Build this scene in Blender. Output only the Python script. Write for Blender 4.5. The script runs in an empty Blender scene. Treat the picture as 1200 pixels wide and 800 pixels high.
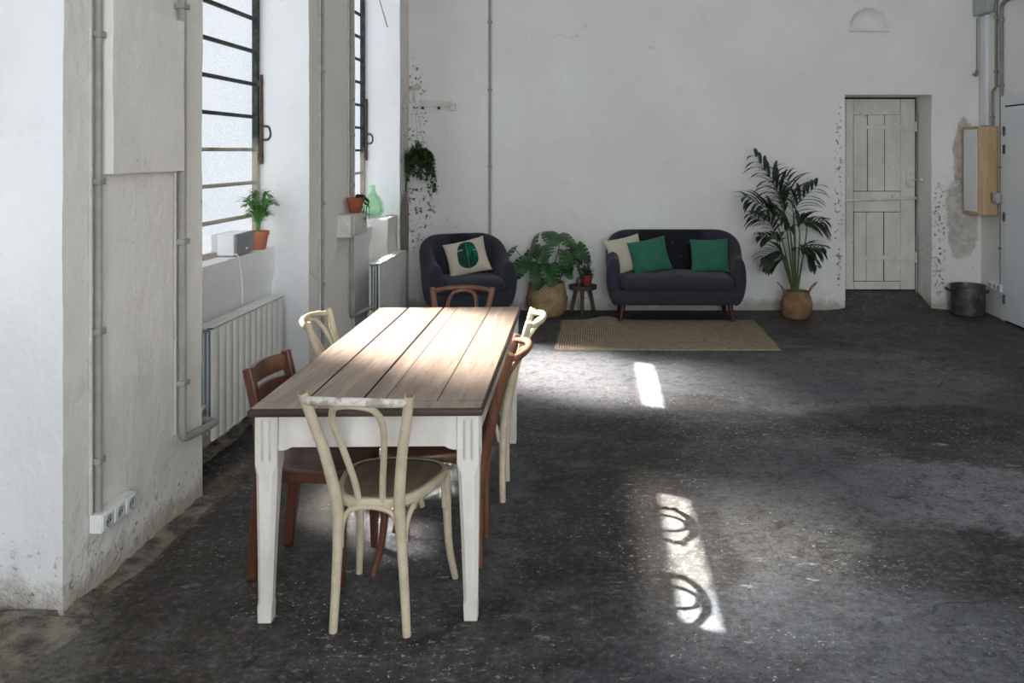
import bpy, bmesh, math, random
from mathutils import Vector, Matrix, Euler, noise
R = math.radians
PI = math.pi
C = bpy.context.scene.collection
random.seed(11)

# ------------------------------------------------------------------ helpers
def V(*a): return Vector(a)

def lerp(a, b, t): return a + (b - a) * t

def sstep(a, b, x):
    t = max(0.0, min(1.0, (x - a) / (b - a)))
    return t * t * (3 - 2 * t)

def cr(pts, n=8):
    """smooth curve through points"""
    P = [Vector(p) for p in pts]
    P = [P[0] * 2 - P[1]] + P + [P[-1] * 2 - P[-2]]
    out = []
    for i in range(1, len(P) - 2):
        p0, p1, p2, p3 = P[i - 1], P[i], P[i + 1], P[i + 2]
        for k in range(n):
            t = k / n
            out.append(0.5 * (2 * p1 + (p2 - p0) * t + (2 * p0 - 5 * p1 + 4 * p2 - p3) * t * t
                              + (3 * p1 - p0 - 3 * p2 + p3) * t ** 3))
    out.append(P[-2].copy())
    return out

class MB:
    def __init__(s):
        s.v = []; s.f = []; s.mi = []; s.cur = 0
    def add(s, vs, fs, mi=None):
        o = len(s.v)
        s.v += [tuple(v) for v in vs]
        for f in fs:
            s.f.append(tuple(i + o for i in f)); s.mi.append(s.cur if mi is None else mi)
    def box(s, x0, x1, y0, y1, z0, z1, M=None, mi=None):
        vs = [V(x, y, z) for z in (z0, z1) for y in (y0, y1) for x in (x0, x1)]
        if M: vs = [M @ v for v in vs]
        s.add(vs, [(0, 2, 3, 1), (4, 5, 7, 6), (0, 1, 5, 4), (2, 6, 7, 3), (0, 4, 6, 2), (1, 3, 7, 5)], mi)
    def frustum(s, c0, w0, d0, c1, w1, d1, mi=None):
        """box from a rectangle round c0 to a rectangle round c1"""
        vs = []
        for c, w, d in ((c0, w0, d0), (c1, w1, d1)):
            for sy in (-1, 1):
                for sx in (-1, 1):
                    vs.append(V(c[0] + sx * w / 2, c[1] + sy * d / 2, c[2]))
        s.add(vs, [(0, 2, 3, 1), (4, 5, 7, 6), (0, 1, 5, 4), (2, 6, 7, 3), (0, 4, 6, 2), (1, 3, 7, 5)], mi)
    def tube(s, path, rad, n=10, caps=True, sx=1.0, sy=1.0, up=None, mi=None, square=False):
        P = [Vector(p) for p in path]
        m = len(P)
        if not isinstance(rad, (list, tuple)): rad = [rad] * m
        if len(rad) != m:
            rr = []
            for i in range(m):
                t = i / (m - 1) * (len(rad) - 1); k = min(int(t), len(rad) - 2)
                rr.append(lerp(rad[k], rad[k + 1], t - k))
            rad = rr
        t0 = (P[1] - P[0]).normalized()
        u = Vector(up) if up else (V(0, 0, 1) if abs(t0.z) < 0.9 else V(1, 0, 0))
        u = (u - t0 * u.dot(t0)).normalized()
        vs = []
        for i in range(m):
            t = (P[min(i + 1, m - 1)] - P[max(i - 1, 0)])
            t = t.normalized() if t.length > 1e-9 else t0
            u = u - t * u.dot(t)
            u = u.normalized() if u.length > 1e-6 else t.orthogonal().normalized()
            w = t.cross(u)
            if square:
                for (a, b) in ((-1, -1), (1, -1), (1, 1), (-1, 1)):
                    vs.append(P[i] + u * (a * rad[i] * sx) + w * (b * rad[i] * sy))
            else:
                for k in range(n):
                    a = 2 * PI * k / n
                    vs.append(P[i] + u * (math.cos(a) * rad[i] * sx) + w * (math.sin(a) * rad[i] * sy))
        if square: n = 4
        fs = []
        for i in range(m - 1):
            for k in range(n):
                a = i * n + k; b = i * n + (k + 1) % n
                fs.append((a, b, b + n, a + n))
        if caps:
            fs.append(tuple(reversed(range(n)))); fs.append(tuple(range((m - 1) * n, m * n)))
        s.add(vs, fs, mi)
    def lathe(s, prof, n=32, c=(0, 0, 0), M=None, mi=None, wob=None):
        vs = []
        for (r, z) in prof:
            for k in range(n):
                a = 2 * PI * k / n
                rr = r * (1 + (wob(a, z) if wob else 0))
                p = V(c[0] + rr * math.cos(a), c[1] + rr * math.sin(a), c[2] + z)
                vs.append(M @ p if M else p)
        fs = []
        for i in range(len(prof) - 1):
            for k in range(n):
                a = i * n + k; b = i * n + (k + 1) % n
                fs.append((a, b, b + n, a + n))
        if prof[0][0] > 1e-6: fs.append(tuple(reversed(range(n))))
        if prof[-1][0] > 1e-6: fs.append(tuple(range((len(prof) - 1) * n, len(prof) * n)))
        s.add(vs, fs, mi)
    def grid(s, fn, nu, nv, cu=False, cv=False, mi=None):
        vs = []
        for i in range(nu):
            for j in range(nv):
                vs.append(fn(i / (nu if cu else nu - 1), j / (nv if cv else nv - 1)))
        fs = []
        for i in range(nu if cu else nu - 1):
            for j in range(nv if cv else nv - 1):
                a = i * nv + j; b = ((i + 1) % nu) * nv + j
                c = ((i + 1) % nu) * nv + (j + 1) % nv; d = i * nv + (j + 1) % nv
                fs.append((a, b, c, d))
        s.add(vs, fs, mi)
    def ball(s, c, r, n=10, m=6, sz=1.0, mi=None):
        s.lathe([(r * math.sin(PI * i / m), -r * sz * math.cos(PI * i / m)) for i in range(m + 1)], n, c, mi=mi)
    def prism(s, poly, z0, z1, M=None, mi=None):
        n = len(poly)
        vs = [V(x, y, z0) for x, y in poly] + [V(x, y, z1) for x, y in poly]
        if M: vs = [M @ v for v in vs]
        s.add(vs, [tuple(reversed(range(n))), tuple(range(n, 2 * n))] +
              [(i, (i + 1) % n, n + (i + 1) % n, n + i) for i in range(n)], mi)
    def build(s, name, mats, parent=None, bevel=0, seg=2, angle=35, world=False, subd=0, smooth=True, weld=True):
        me = bpy.data.meshes.new(name)
        vs = s.v
        if world and parent is not None:
            r = parent
            while r.parent: r = r.parent
            L = r.location
            vs = [(v[0] - L.x, v[1] - L.y, v[2] - L.z) for v in vs]
        me.from_pydata(vs, [], s.f)
        if not isinstance(mats, (list, tuple)): mats = [mats]
        for m in mats: me.materials.append(m)
        for p, i in zip(me.polygons, s.mi): p.material_index = min(i, len(mats) - 1)
        bm = bmesh.new(); bm.from_mesh(me)
        if weld: bmesh.ops.remove_doubles(bm, verts=bm.verts, dist=1e-5)
        bmesh.ops.recalc_face_normals(bm, faces=bm.faces)
        bm.to_mesh(me); bm.free()
        if smooth:
            for p in me.polygons: p.use_smooth = True
            me.set_sharp_from_angle(angle=R(angle))
        o = bpy.data.objects.new(name, me); C.objects.link(o)
        if parent is not None: o.parent = parent
        if bevel:
            b = o.modifiers.new('Bevel', 'BEVEL'); b.width = bevel; b.segments = seg
            b.limit_method = 'ANGLE'; b.angle_limit = R(30)
        if subd:
            d = o.modifiers.new('Subdivision', 'SUBSURF'); d.levels = subd; d.render_levels = subd
        return o

def recenter(o):
    vs = [v.co for v in o.data.vertices]
    c = V((min(v.x for v in vs) + max(v.x for v in vs)) / 2, (min(v.y for v in vs) + max(v.y for v in vs)) / 2, min(v.z for v in vs))
    o.data.transform(Matrix.Translation(-c)); o.location = o.location + c
    return o

def tag(o, label, cat, group=None, kind=None):
    o['label'] = label; o['category'] = cat
    if group: o['group'] = group
    if kind: o['kind'] = kind
    return o

def thing(name, label, cat, loc=(0, 0, 0), rz=0, group=None):
    o = bpy.data.objects.new(name, None); C.objects.link(o)
    o.empty_display_size = 0.1
    o.location = loc; o.rotation_euler = (0, 0, rz)
    return tag(o, label, cat, group)

def struct(o, label=None, cat=None):
    o['kind'] = 'structure'
    if label: o['label'] = label
    if cat: o['category'] = cat
    return o

def rough(o, amp=0.004, sc=3.0, amp2=0.0015, sc2=14.0):
    for v in o.data.vertices:
        p = v.co
        d = noise.noise_vector(p * sc) * amp + noise.noise_vector(p * sc2) * amp2
        v.co = p + d

def panel(mb, fn, as_, bs, step, skip=None):
    """grid over break lists; fn maps (a, b) to a point"""
    def fine(L):
        out = [L[0]]
        for a, b in zip(L, L[1:]):
            k = max(1, int(math.ceil((b - a) / step)))
            out += [a + (b - a) * (i + 1) / k for i in range(k)]
        return out
    A, B = fine(as_), fine(bs)
    vs = [fn(a, b) for a in A for b in B]
    nb = len(B); fs = []
    for i in range(len(A) - 1):
        for j in range(nb - 1):
            if skip and skip((A[i] + A[i + 1]) / 2, (B[j] + B[j + 1]) / 2): continue
            fs.append((i * nb + j, (i + 1) * nb + j, (i + 1) * nb + j + 1, i * nb + j + 1))
    mb.add(vs, fs)

# ------------------------------------------------------------------ materials
class NT:
    def __init__(s, name):
        s.m = bpy.data.materials.new(name); s.m.use_nodes = True
        s.t = s.m.node_tree; s.t.nodes.clear()
        s.out = s.n('ShaderNodeOutputMaterial')
        s.b = s.n('ShaderNodeBsdfPrincipled')
        s.l(s.b.outputs[0], s.out.inputs['Surface'])
        s.tc = s.n('ShaderNodeTexCoord')
        s.co = s.tc.outputs['Object']
    def n(s, t, **k):
        x = s.t.nodes.new(t)
        for a, b in k.items(): setattr(x, a, b)
        return x
    def l(s, a, b): s.t.links.new(a, b)
    def set(s, sock, v):
        if hasattr(v, 'is_linked') or isinstance(v, bpy.types.NodeSocket): s.l(v, sock)
        elif isinstance(v, (tuple, list)) and len(v) == 3 and sock.type == 'RGBA': sock.default_value = (*v, 1)
        else: sock.default_value = v
    def mapping(s, scale=(1, 1, 1), loc=(0, 0, 0), rot=(0, 0, 0), co=None):
        x = s.n('ShaderNodeMapping')
        x.inputs['Scale'].default_value = scale; x.inputs['Location'].default_value = loc; x.inputs['Rotation'].default_value = rot
        s.l(co or s.co, x.inputs['Vector']); return x.outputs[0]
    def noise(s, scale, detail=4, rough=.55, co=None, dist=0):
        x = s.n('ShaderNodeTexNoise')
        x.inputs['Scale'].default_value = scale; x.inputs['Detail'].default_value = detail
        x.inputs['Roughness'].default_value = rough; x.inputs['Distortion'].default_value = dist
        s.l(co or s.co, x.inputs['Vector']); return x.outputs['Fac']
    def vor(s, scale, feature='F1', co=None, out='Distance', rand=1.0):
        x = s.n('ShaderNodeTexVoronoi'); x.feature = feature
        x.inputs['Scale'].default_value = scale; x.inputs['Randomness'].default_value = rand
        s.l(co or s.co, x.inputs['Vector']); return x.outputs[out]
    def wave(s, scale, dist=0, dscale=1, axis='X', co=None, typ='BANDS', prof='SIN', detail=2):
        x = s.n('ShaderNodeTexWave'); x.wave_type = typ; x.wave_profile = prof
        if typ == 'BANDS': x.bands_direction = axis
        else: x.rings_direction = axis
        x.inputs['Scale'].default_value = scale; x.inputs['Distortion'].default_value = dist
        x.inputs['Detail Scale'].default_value = dscale; x.inputs['Detail'].default_value = detail
        s.l(co or s.co, x.inputs['Vector']); return x.outputs['Fac']
    def ramp(s, f, a, b, lo=0.0, hi=1.0, smooth=True):
        x = s.n('ShaderNodeMapRange'); x.interpolation_type = 'SMOOTHSTEP' if smooth else 'LINEAR'
        x.clamp = True
        for i, v in zip(('From Min', 'From Max', 'To Min', 'To Max'), (a, b, lo, hi)): x.inputs[i].default_value = v
        s.l(f, x.inputs['Value']); return x.outputs[0]
    def math(s, op, a, b=None, clamp=False):
        x = s.n('ShaderNodeMath'); x.operation = op; x.use_clamp = clamp
        s.set(x.inputs[0], a)
        if b is not None: s.set(x.inputs[1], b)
        return x.outputs[0]
    def mix(s, f, a, b, mode='MIX'):
        x = s.n('ShaderNodeMix'); x.data_type = 'RGBA'; x.blend_type = mode
        s.set(x.inputs[0], f); s.set(x.inputs[6], a); s.set(x.inputs[7], b)
        return x.outputs[2]
    def sep(s, co=None):
        x = s.n('ShaderNodeSeparateXYZ'); s.l(co or s.co, x.inputs[0]); return x.outputs
    def bump(s, h, strength=.3, dist=.01, prev=None):
        x = s.n('ShaderNodeBump'); x.inputs['Strength'].default_value = strength; x.inputs['Distance'].default_value = dist
        s.l(h, x.inputs['Height'])
        if prev is not None: s.l(prev, x.inputs['Normal'])
        return x.outputs[0]
    def blob(s, c, r, nz, k=.7, soft=.25):
        """irregular patch round c with radii r"""
        a = s.n('ShaderNodeVectorMath'); a.operation = 'SUBTRACT'; s.l(s.co, a.inputs[0]); a.inputs[1].default_value = c
        b = s.n('ShaderNodeVectorMath'); b.operation = 'DIVIDE'; s.l(a.outputs[0], b.inputs[0]); b.inputs[1].default_value = r
        d = s.n('ShaderNodeVectorMath'); d.operation = 'LENGTH'; s.l(b.outputs[0], d.inputs[0])
        e = s.math('ADD', d.outputs['Value'], s.math('MULTIPLY', s.math('SUBTRACT', nz, .5), k * 2))
        return s.ramp(e, 1.0 + soft / 2, 1.0 - soft / 2)
    def fin(s, color=None, rough=None, normal=None, metallic=0, spec=.5, **kw):
        if color is not None: s.set(s.b.inputs['Base Color'], color)
        if rough is not None: s.set(s.b.inputs['Roughness'], rough)
        if normal is not None: s.l(normal, s.b.inputs['Normal'])
        s.b.inputs['Metallic'].default_value = metallic
        s.b.inputs['Specular IOR Level'].default_value = spec
        for k, v in kw.items(): s.set(s.b.inputs[k.replace('_', ' ')], v)
        return s.m

def srgb(r, g, b):
    f = lambda c: (c / 255 / 12.92) if c / 255 <= .04045 else ((c / 255 + .055) / 1.055) ** 2.4
    return (f(r), f(g), f(b))

def simple(name, c1, c2, rough=.6, scale=12, bump=.1, bscale=60, bd=.003, metallic=0, spec=.5, stretch=(1, 1, 1), lo=.35, hi=.65, **kw):
    s = NT(name)
    co = s.mapping(stretch)
    c = s.mix(s.ramp(s.noise(scale, 5, .6, co), lo, hi), c1, c2)
    nb = s.bump(s.noise(bscale, 4, .6, co), bump, bd) if bump else None
    return s.fin(c, rough, nb, metallic, spec, **kw)

def plaster(name, base=(.85, .84, .82), chips=(), spots=.3, grime=True, cracks=True, bumpk=1.0):
    s = NT(name)
    big = s.noise(1.1, 5, .55); mid = s.noise(5.5, 6, .6); fine = s.noise(38, 5, .65)
    col = s.mix(s.ramp(big, .3, .7), base, tuple(c * k for c, k in zip(base, (.93, .92, .90))))
    col = s.mix(s.ramp(mid, .55, .75, 0, .35), col, tuple(c * .86 for c in base))
    wob = s.noise(9, 4, .6)
    # little dark pits and flakes
    pit = s.math('MULTIPLY', s.ramp(s.vor(26), .10, .05), s.ramp(s.noise(3.3, 2), .60 - spots * .1, .72))
    col = s.mix(pit, col, srgb(96, 84, 74))
    h = s.math('ADD', s.math('MULTIPLY', mid, .9), s.math('MULTIPLY', fine, .12))
    if cracks:
        vo = s.n('ShaderNodeTexNoise'); vo.inputs['Scale'].default_value = 4; vo.inputs['Detail'].default_value = 5
        s.l(s.co, vo.inputs['Vector'])
        ad = s.n('ShaderNodeVectorMath'); ad.operation = 'MULTIPLY_ADD'
        s.l(vo.outputs['Color'], ad.inputs[0]); ad.inputs[1].default_value = (.5, .5, .5); s.l(s.co, ad.inputs[2])
        e = s.vor(.9, 'DISTANCE_TO_EDGE', ad.outputs[0])
        ck = s.math('MULTIPLY', s.ramp(e, .005, .0015), s.ramp(s.noise(1.7, 3), .58, .68))
        col = s.mix(s.math('MULTIPLY', ck, .4), col, srgb(150, 140, 128))
        h = s.math('SUBTRACT', h, s.math('MULTIPLY', ck, .5))
    if grime:
        z = s.sep()[2]
        g = s.ramp(s.math('ADD', z, s.math('MULTIPLY', s.noise(7, 6, .7), -.26)), .02, -.10)
        col = s.mix(s.math('MULTIPLY', g, .6), col, srgb(160, 144, 120))
        h = s.math('ADD', h, s.math('MULTIPLY', s.math('MULTIPLY', g, s.noise(22, 6, .7)), 1.2))
        pl = s.math('MULTIPLY', s.ramp(s.noise(30, 5, .7), .60, .66), s.ramp(s.math('ADD', z, s.math('MULTIPLY', s.noise(4, 4), .5)), .62, .25))
        col = s.mix(s.math('MULTIPLY', pl, .7), col, srgb(128, 116, 100))
        h = s.math('SUBTRACT', h, s.math('MULTIPLY', pl, .5))
    m = None
    for (c, r, kk, colr, *sp) in chips:
        b = s.blob(c, r, s.noise(7, 7, .7), kk, .28)
        if sp: b = s.math('MULTIPLY', b, s.ramp(s.noise(sp[0], 5, .65), .56, .62))
        c2 = s.mix(s.ramp(s.noise(14, 6, .65), .35, .65), colr, tuple(x * .72 for x in colr))
        col = s.mix(b, col, c2)
        h = s.math('ADD', s.math('SUBTRACT', h, s.math('MULTIPLY', b, .8)), s.math('MULTIPLY', s.math('MULTIPLY', b, fine), .7))
    nb = s.bump(h, .8 * bumpk, .026)
    return s.fin(col, .85, nb, spec=.25)
PANE = .62
# ---- the palette
EXPOSED = srgb(212, 199, 183)
m_wall_left = plaster('white_plaster_left', base=(.86, .825, .785), chips=[((-1.93, 8.5, 1.3), (.25, .42, 1.1), .5, srgb(120, 110, 100), 24), ((-1.93, 8.5, .9), (.25, .42, .35), .6, srgb(168, 160, 150))], spots=.6)
m_wall_back = plaster('white_plaster_back', chips=[
    ((3.83, 8.9, 1.62), (.11, .5, .36), .6, EXPOSED), ((3.80, 8.9, .95), (.16, .5, .4), .8, srgb(212, 206, 198)),
    ((-1.93, 8.9, 1.15), (.22, .5, .5), .5, srgb(130, 121, 111), 26), ((-1.93, 8.9, 2.0), (.16, .5, .6), .5, srgb(120, 110, 100), 30), ((3.56, 8.9, .7), (.07, .5, .6), .6, srgb(172, 163, 151), 34), ((2.52, 8.9, 1.2), (.045, .5, 1.0), .6, srgb(176, 168, 156), 22)], spots=.35)
m_wall_right = plaster('white_plaster_right', cracks=False, bumpk=.3, grime=False)
m_plain = plaster('plain_white_plaster', base=(.86, .825, .785), grime=False, cracks=False, spots=.6)
m_jamb = plaster('white_plaster_reveal', base=(.86, .86, .86), bumpk=.8, spots=.1, cracks=False)
m_ceiling = plaster('white_ceiling_paint', grime=False, bumpk=.3)

def floor_mat():
    s = NT('worn_dark_concrete')
    med = s.noise(2.2, 10, .68, dist=.6); fine = s.noise(22, 6, .7); gr = s.noise(120, 3, .6)
    sw = s.noise(1.5, 9, .7, s.mapping((.55, 1.9, 1), rot=(0, 0, .25)), dist=.9)
    col = s.mix(s.ramp(med, .38, .62), srgb(38, 36, 35), srgb(68, 66, 66))
    col = s.mix(s.ramp(sw, .50, .64, 0, .55), col, srgb(84, 84, 87))
    col = s.mix(s.ramp(sw, .46, .36, 0, .6), col, srgb(28, 26, 26))
    nb = s.noise(2.3, 11, .76, dist=.5)
    nb3 = s.noise(11, 6, .72)
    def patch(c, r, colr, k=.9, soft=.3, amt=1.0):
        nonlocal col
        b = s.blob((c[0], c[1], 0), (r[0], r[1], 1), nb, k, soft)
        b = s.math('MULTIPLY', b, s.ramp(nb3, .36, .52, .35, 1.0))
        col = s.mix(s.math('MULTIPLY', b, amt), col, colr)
    GREY, PALE, DARK, SHADOW_BROWN = srgb(92, 94, 100), srgb(124, 125, 130), srgb(27, 26, 28), srgb(44, 38, 33)
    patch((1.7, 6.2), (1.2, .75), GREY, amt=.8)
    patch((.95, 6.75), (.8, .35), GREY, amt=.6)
    patch((-.25, 6.25), (.85, .85), PALE, amt=.85, k=.7, soft=.6)  # pale patch paints the soft-lit floor beyond the table
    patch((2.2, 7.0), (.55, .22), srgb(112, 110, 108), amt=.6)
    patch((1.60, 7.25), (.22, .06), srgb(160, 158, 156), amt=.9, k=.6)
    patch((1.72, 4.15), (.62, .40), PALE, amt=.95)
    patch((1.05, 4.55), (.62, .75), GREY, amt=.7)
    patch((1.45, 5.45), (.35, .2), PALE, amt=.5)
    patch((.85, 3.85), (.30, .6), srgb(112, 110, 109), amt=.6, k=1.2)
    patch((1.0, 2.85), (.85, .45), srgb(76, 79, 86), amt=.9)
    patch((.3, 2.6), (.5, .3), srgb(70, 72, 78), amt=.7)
    patch((-.75, 3.9), (.5, .9), srgb(90, 90, 94), amt=.8)  # lighter grey paints the soft window light under the table
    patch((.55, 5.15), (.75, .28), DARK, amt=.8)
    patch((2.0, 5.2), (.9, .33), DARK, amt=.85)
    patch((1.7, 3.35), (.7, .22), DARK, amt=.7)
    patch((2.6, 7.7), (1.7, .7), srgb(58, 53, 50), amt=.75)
    patch((.02, 4.0), (.40, .9), SHADOW_BROWN, amt=.85)  # table's cast shadow painted into the floor colour
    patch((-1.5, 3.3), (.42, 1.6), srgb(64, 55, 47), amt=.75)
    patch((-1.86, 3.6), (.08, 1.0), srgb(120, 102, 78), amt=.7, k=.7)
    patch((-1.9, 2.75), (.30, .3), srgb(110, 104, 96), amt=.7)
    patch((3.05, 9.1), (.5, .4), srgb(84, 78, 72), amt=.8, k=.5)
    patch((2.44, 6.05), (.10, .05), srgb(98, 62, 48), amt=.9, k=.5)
    # fine mottling
    m2 = s.noise(7, 9, .74); m3 = s.noise(34, 6, .72)
    col = s.mix(s.ramp(m2, .50, .66, 0, .55), col, srgb(98, 98, 101))
    col = s.mix(s.ramp(m2, .48, .36, 0, .65), col, srgb(24, 23, 24))
    col = s.mix(s.ramp(m3, .52, .66, 0, .6), col, srgb(112, 111, 111))
    col = s.mix(s.ramp(m3, .47, .36, 0, .7), col, srgb(22, 21, 21))
    col = s.mix(s.ramp(gr, .47, .36, 0, .5), col, srgb(20, 19, 19))
    # scuffs and paint flecks
    sc = s.math('MULTIPLY', s.ramp(s.noise(8, 10, .78, s.mapping((1, 2.4, 1), (3, 1, 0))), .57, .64), s.ramp(s.noise(1.1, 5, .6, s.mapping(loc=(2, 5, 0))), .47, .60))
    col = s.mix(s.math('MULTIPLY', sc, .8), col, srgb(158, 157, 157))
    cl = s.ramp(s.noise(1.5, 5, .6, s.mapping(loc=(7, 2, 0))), .44, .62)
    fl = s.math('MULTIPLY', s.ramp(s.noise(46, 3, .7), .625, .66), cl)
    col = s.mix(s.math('MULTIPLY', fl, .9), col, srgb(196, 191, 184))
    fl2 = s.math('MULTIPLY', s.ramp(s.noise(17, 4, .75, s.mapping((1, 1.5, 1), (1, 8, 0))), .635, .665), cl)
    col = s.mix(s.math('MULTIPLY', fl2, .9), col, srgb(186, 180, 172))
    vo = s.n('ShaderNodeTexNoise'); vo.inputs['Scale'].default_value = 3; vo.inputs['Detail'].default_value = 6
    s.l(s.co, vo.inputs['Vector'])
    ad = s.n('ShaderNodeVectorMath'); ad.operation = 'MULTIPLY_ADD'
    s.l(vo.outputs['Color'], ad.inputs[0]); ad.inputs[1].default_value = (.45, .45, 0); s.l(s.co, ad.inputs[2])
    e = s.vor(.75, 'DISTANCE_TO_EDGE', ad.outputs[0])
    ck = s.math('MULTIPLY', s.ramp(e, .005, .001), s.ramp(s.noise(1.3, 3), .52, .62))
    col = s.mix(s.math('MULTIPLY', ck, .6), col, srgb(24, 23, 22))
    h = s.math('ADD', s.math('MULTIPLY', med, .5), s.math('ADD', s.math('MULTIPLY', fine, .35), s.math('MULTIPLY', gr, .12)))
    h = s.math('SUBTRACT', h, s.math('MULTIPLY', ck, .5))
    h = s.math('ADD', h, s.math('MULTIPLY', fl, .25))
    nb2 = s.bump(h, .5, .012)
    ro = s.ramp(med, .3, .7, .5, .78)
    return s.fin(col, ro, nb2, spec=.4)
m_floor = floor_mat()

def dirt_mat():
    s = NT('crumbled_plaster_dirt')
    a = s.noise(9, 7, .7); b = s.noise(45, 5, .7)
    col = s.mix(s.ramp(a, .35, .65), srgb(86, 79, 73), srgb(146, 137, 126))
    col = s.mix(s.ramp(b, .55, .75, 0, .6), col, srgb(168, 160, 148))
    col = s.mix(s.ramp(s.noise(14, 5, .7, s.mapping((1, 1, 1), (5, 3, 1))), .60, .72, 0, .5), col, srgb(62, 56, 50))
    return s.fin(col, .95, s.bump(s.math('ADD', a, s.math('MULTIPLY', b, .5)), .8, .02), spec=.1)
m_dirt = dirt_mat()

def wood(name, c1, c2, c3=None, scale=1.0, axis='Y', rough=.5, bump=.15, worn=None, spec=.4, grain=1.0):
    """grain running along the given axis"""
    s = NT(name)
    k = {'X': (1.4, 16, 16), 'Y': (16, 1.4, 16), 'Z': (16, 16, 1.4)}[axis]
    co = s.mapping(tuple(x * scale for x in k))
    n1 = s.noise(1.0, 6, .65, co, dist=.8); n2 = s.noise(3.5, 4, .6, co)
    col = s.mix(s.ramp(n1, .32, .68), c1, c2)
    col = s.mix(s.ramp(n2, .5, .72, 0, .5 * grain), col, c3 or tuple(x * .6 for x in c1))
    if worn:
        w = s.ramp(s.noise(6, 6, .7), .56, .66)
        col = s.mix(w, col, worn)
    return s.fin(col, rough, s.bump(s.math('ADD', n1, s.math('MULTIPLY', n2, .5)), bump, .004), spec=spec)

m_top = wood('bleached_table_boards', srgb(146, 126, 112), srgb(172, 154, 139), srgb(108, 90, 79), 1.0, 'Y', .55, .25)
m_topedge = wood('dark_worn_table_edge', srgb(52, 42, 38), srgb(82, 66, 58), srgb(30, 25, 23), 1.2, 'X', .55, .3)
m_tpaint = simple('chalky_white_table_paint', srgb(226, 220, 211), srgb(208, 202, 193), .6, 9, .12, 40, stretch=(1, 1, .4))
m_cream = simple('cream_chair_paint', srgb(206, 193, 168), srgb(188, 174, 148), .5, 14, .15, 50)
m_creamtop = simple('rubbed_cream_paint', srgb(214, 208, 198), srgb(160, 150, 138), .55, 26, .2, 60, lo=.45, hi=.62)
m_endgrain = simple('bare_end_grain', srgb(150, 120, 92), srgb(112, 88, 68), .7, 60, .1, 90)
m_seatgrey = wood('worn_grey_seat_ply', srgb(138, 122, 104), srgb(112, 98, 84), srgb(84, 72, 62), .7, 'Y', .5, .1, worn=srgb(150, 140, 126))
m_brown = wood('chestnut_bentwood', srgb(120, 80, 60), srgb(94, 60, 44), srgb(66, 40, 29), 1.0, 'Z', .38, .08, spec=.5)
m_brownseat = wood('brown_seat_ply', srgb(128, 84, 58), srgb(104, 66, 44), srgb(70, 42, 28), .7, 'Y', .4, .08)
m_dark = wood('walnut_ladder_wood', srgb(98, 58, 41), srgb(76, 43, 30), srgb(50, 28, 20), 1.0, 'Z', .38, .08, spec=.5)
m_darkseat = wood('worn_walnut_seat', srgb(110, 84, 70), srgb(86, 62, 50), srgb(60, 42, 34), .7, 'Y', .45, .08)

def fabric(name, c1, c2, weave=420, rough=.95, bump=.25):
    s = NT(name)
    n = s.noise(weave, 2, .6); b = s.noise(6, 4, .6)
    col = s.mix(s.ramp(n, .35, .65), c1, c2)
    col = s.mix(s.ramp(b, .5, .8, 0, .3), col, tuple(x * .75 for x in c1))
    return s.fin(col, rough, s.bump(n, bump, .002), spec=.15, Sheen_Weight=.12)
m_sofa = fabric('slate_blue_wool', srgb(45, 46, 54), srgb(60, 61, 70))
m_sofaleg = wood('dark_sofa_leg_wood', srgb(70, 38, 30), srgb(52, 28, 22), None, 1, 'Z', .4, .05)
m_green = fabric('emerald_cushion_cloth', srgb(44, 98, 78), srgb(54, 114, 92), 300, .9)
m_linen = fabric('cream_cushion_cloth', srgb(206, 196, 178), srgb(190, 180, 162), 300, .9)
m_print_dark = simple('dark_leaf_print_cloth', srgb(16, 44, 42), srgb(20, 62, 52), .9, 12, 0)
def print_mat():
    s = NT('printed_leaf_cloth')
    n = s.noise(9, 3, .6, s.mapping((4, 1, 1)))
    col = s.mix(s.ramp(n, .4, .62), srgb(14, 52, 44), srgb(22, 104, 76))
    return s.fin(col, .9, None, spec=.1)
m_print = print_mat()
m_vein = simple('pale_leaf_rib_print', srgb(120, 160, 120), srgb(90, 140, 104), .9, 20, 0)

def rug_mat():
    s = NT('braided_jute')
    x, y, z = s.sep()
    # concentric rectangles of braid
    dx = s.math('SUBTRACT', s.math('ABSOLUTE', x), .94 - .63); dy = s.math('ABSOLUTE', y)
    d = s.math('MAXIMUM', dx, dy)
    n = s.noise(26, 4, .6)
    dd = s.math('ADD', d, s.math('MULTIPLY', n, .006))
    w = s.math('SINE', s.math('MULTIPLY', dd, 2 * PI / .021))
    fib = s.noise(130, 4, .7)
    col = s.mix(s.ramp(s.noise(16, 5, .65), .32, .68), srgb(182, 164, 142), srgb(156, 140, 120))
    col = s.mix(s.ramp(fib, .45, .75, 0, .6), col, srgb(104, 92, 78))
    col = s.mix(s.ramp(w, -.3, -.9, 0, .85), col, srgb(84, 70, 56))
    h = s.math('ADD', w, s.math('MULTIPLY', fib, .9))
    return s.fin(col, .95, s.bump(h, .6, .006), spec=.1)
m_rug = rug_mat()

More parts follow.
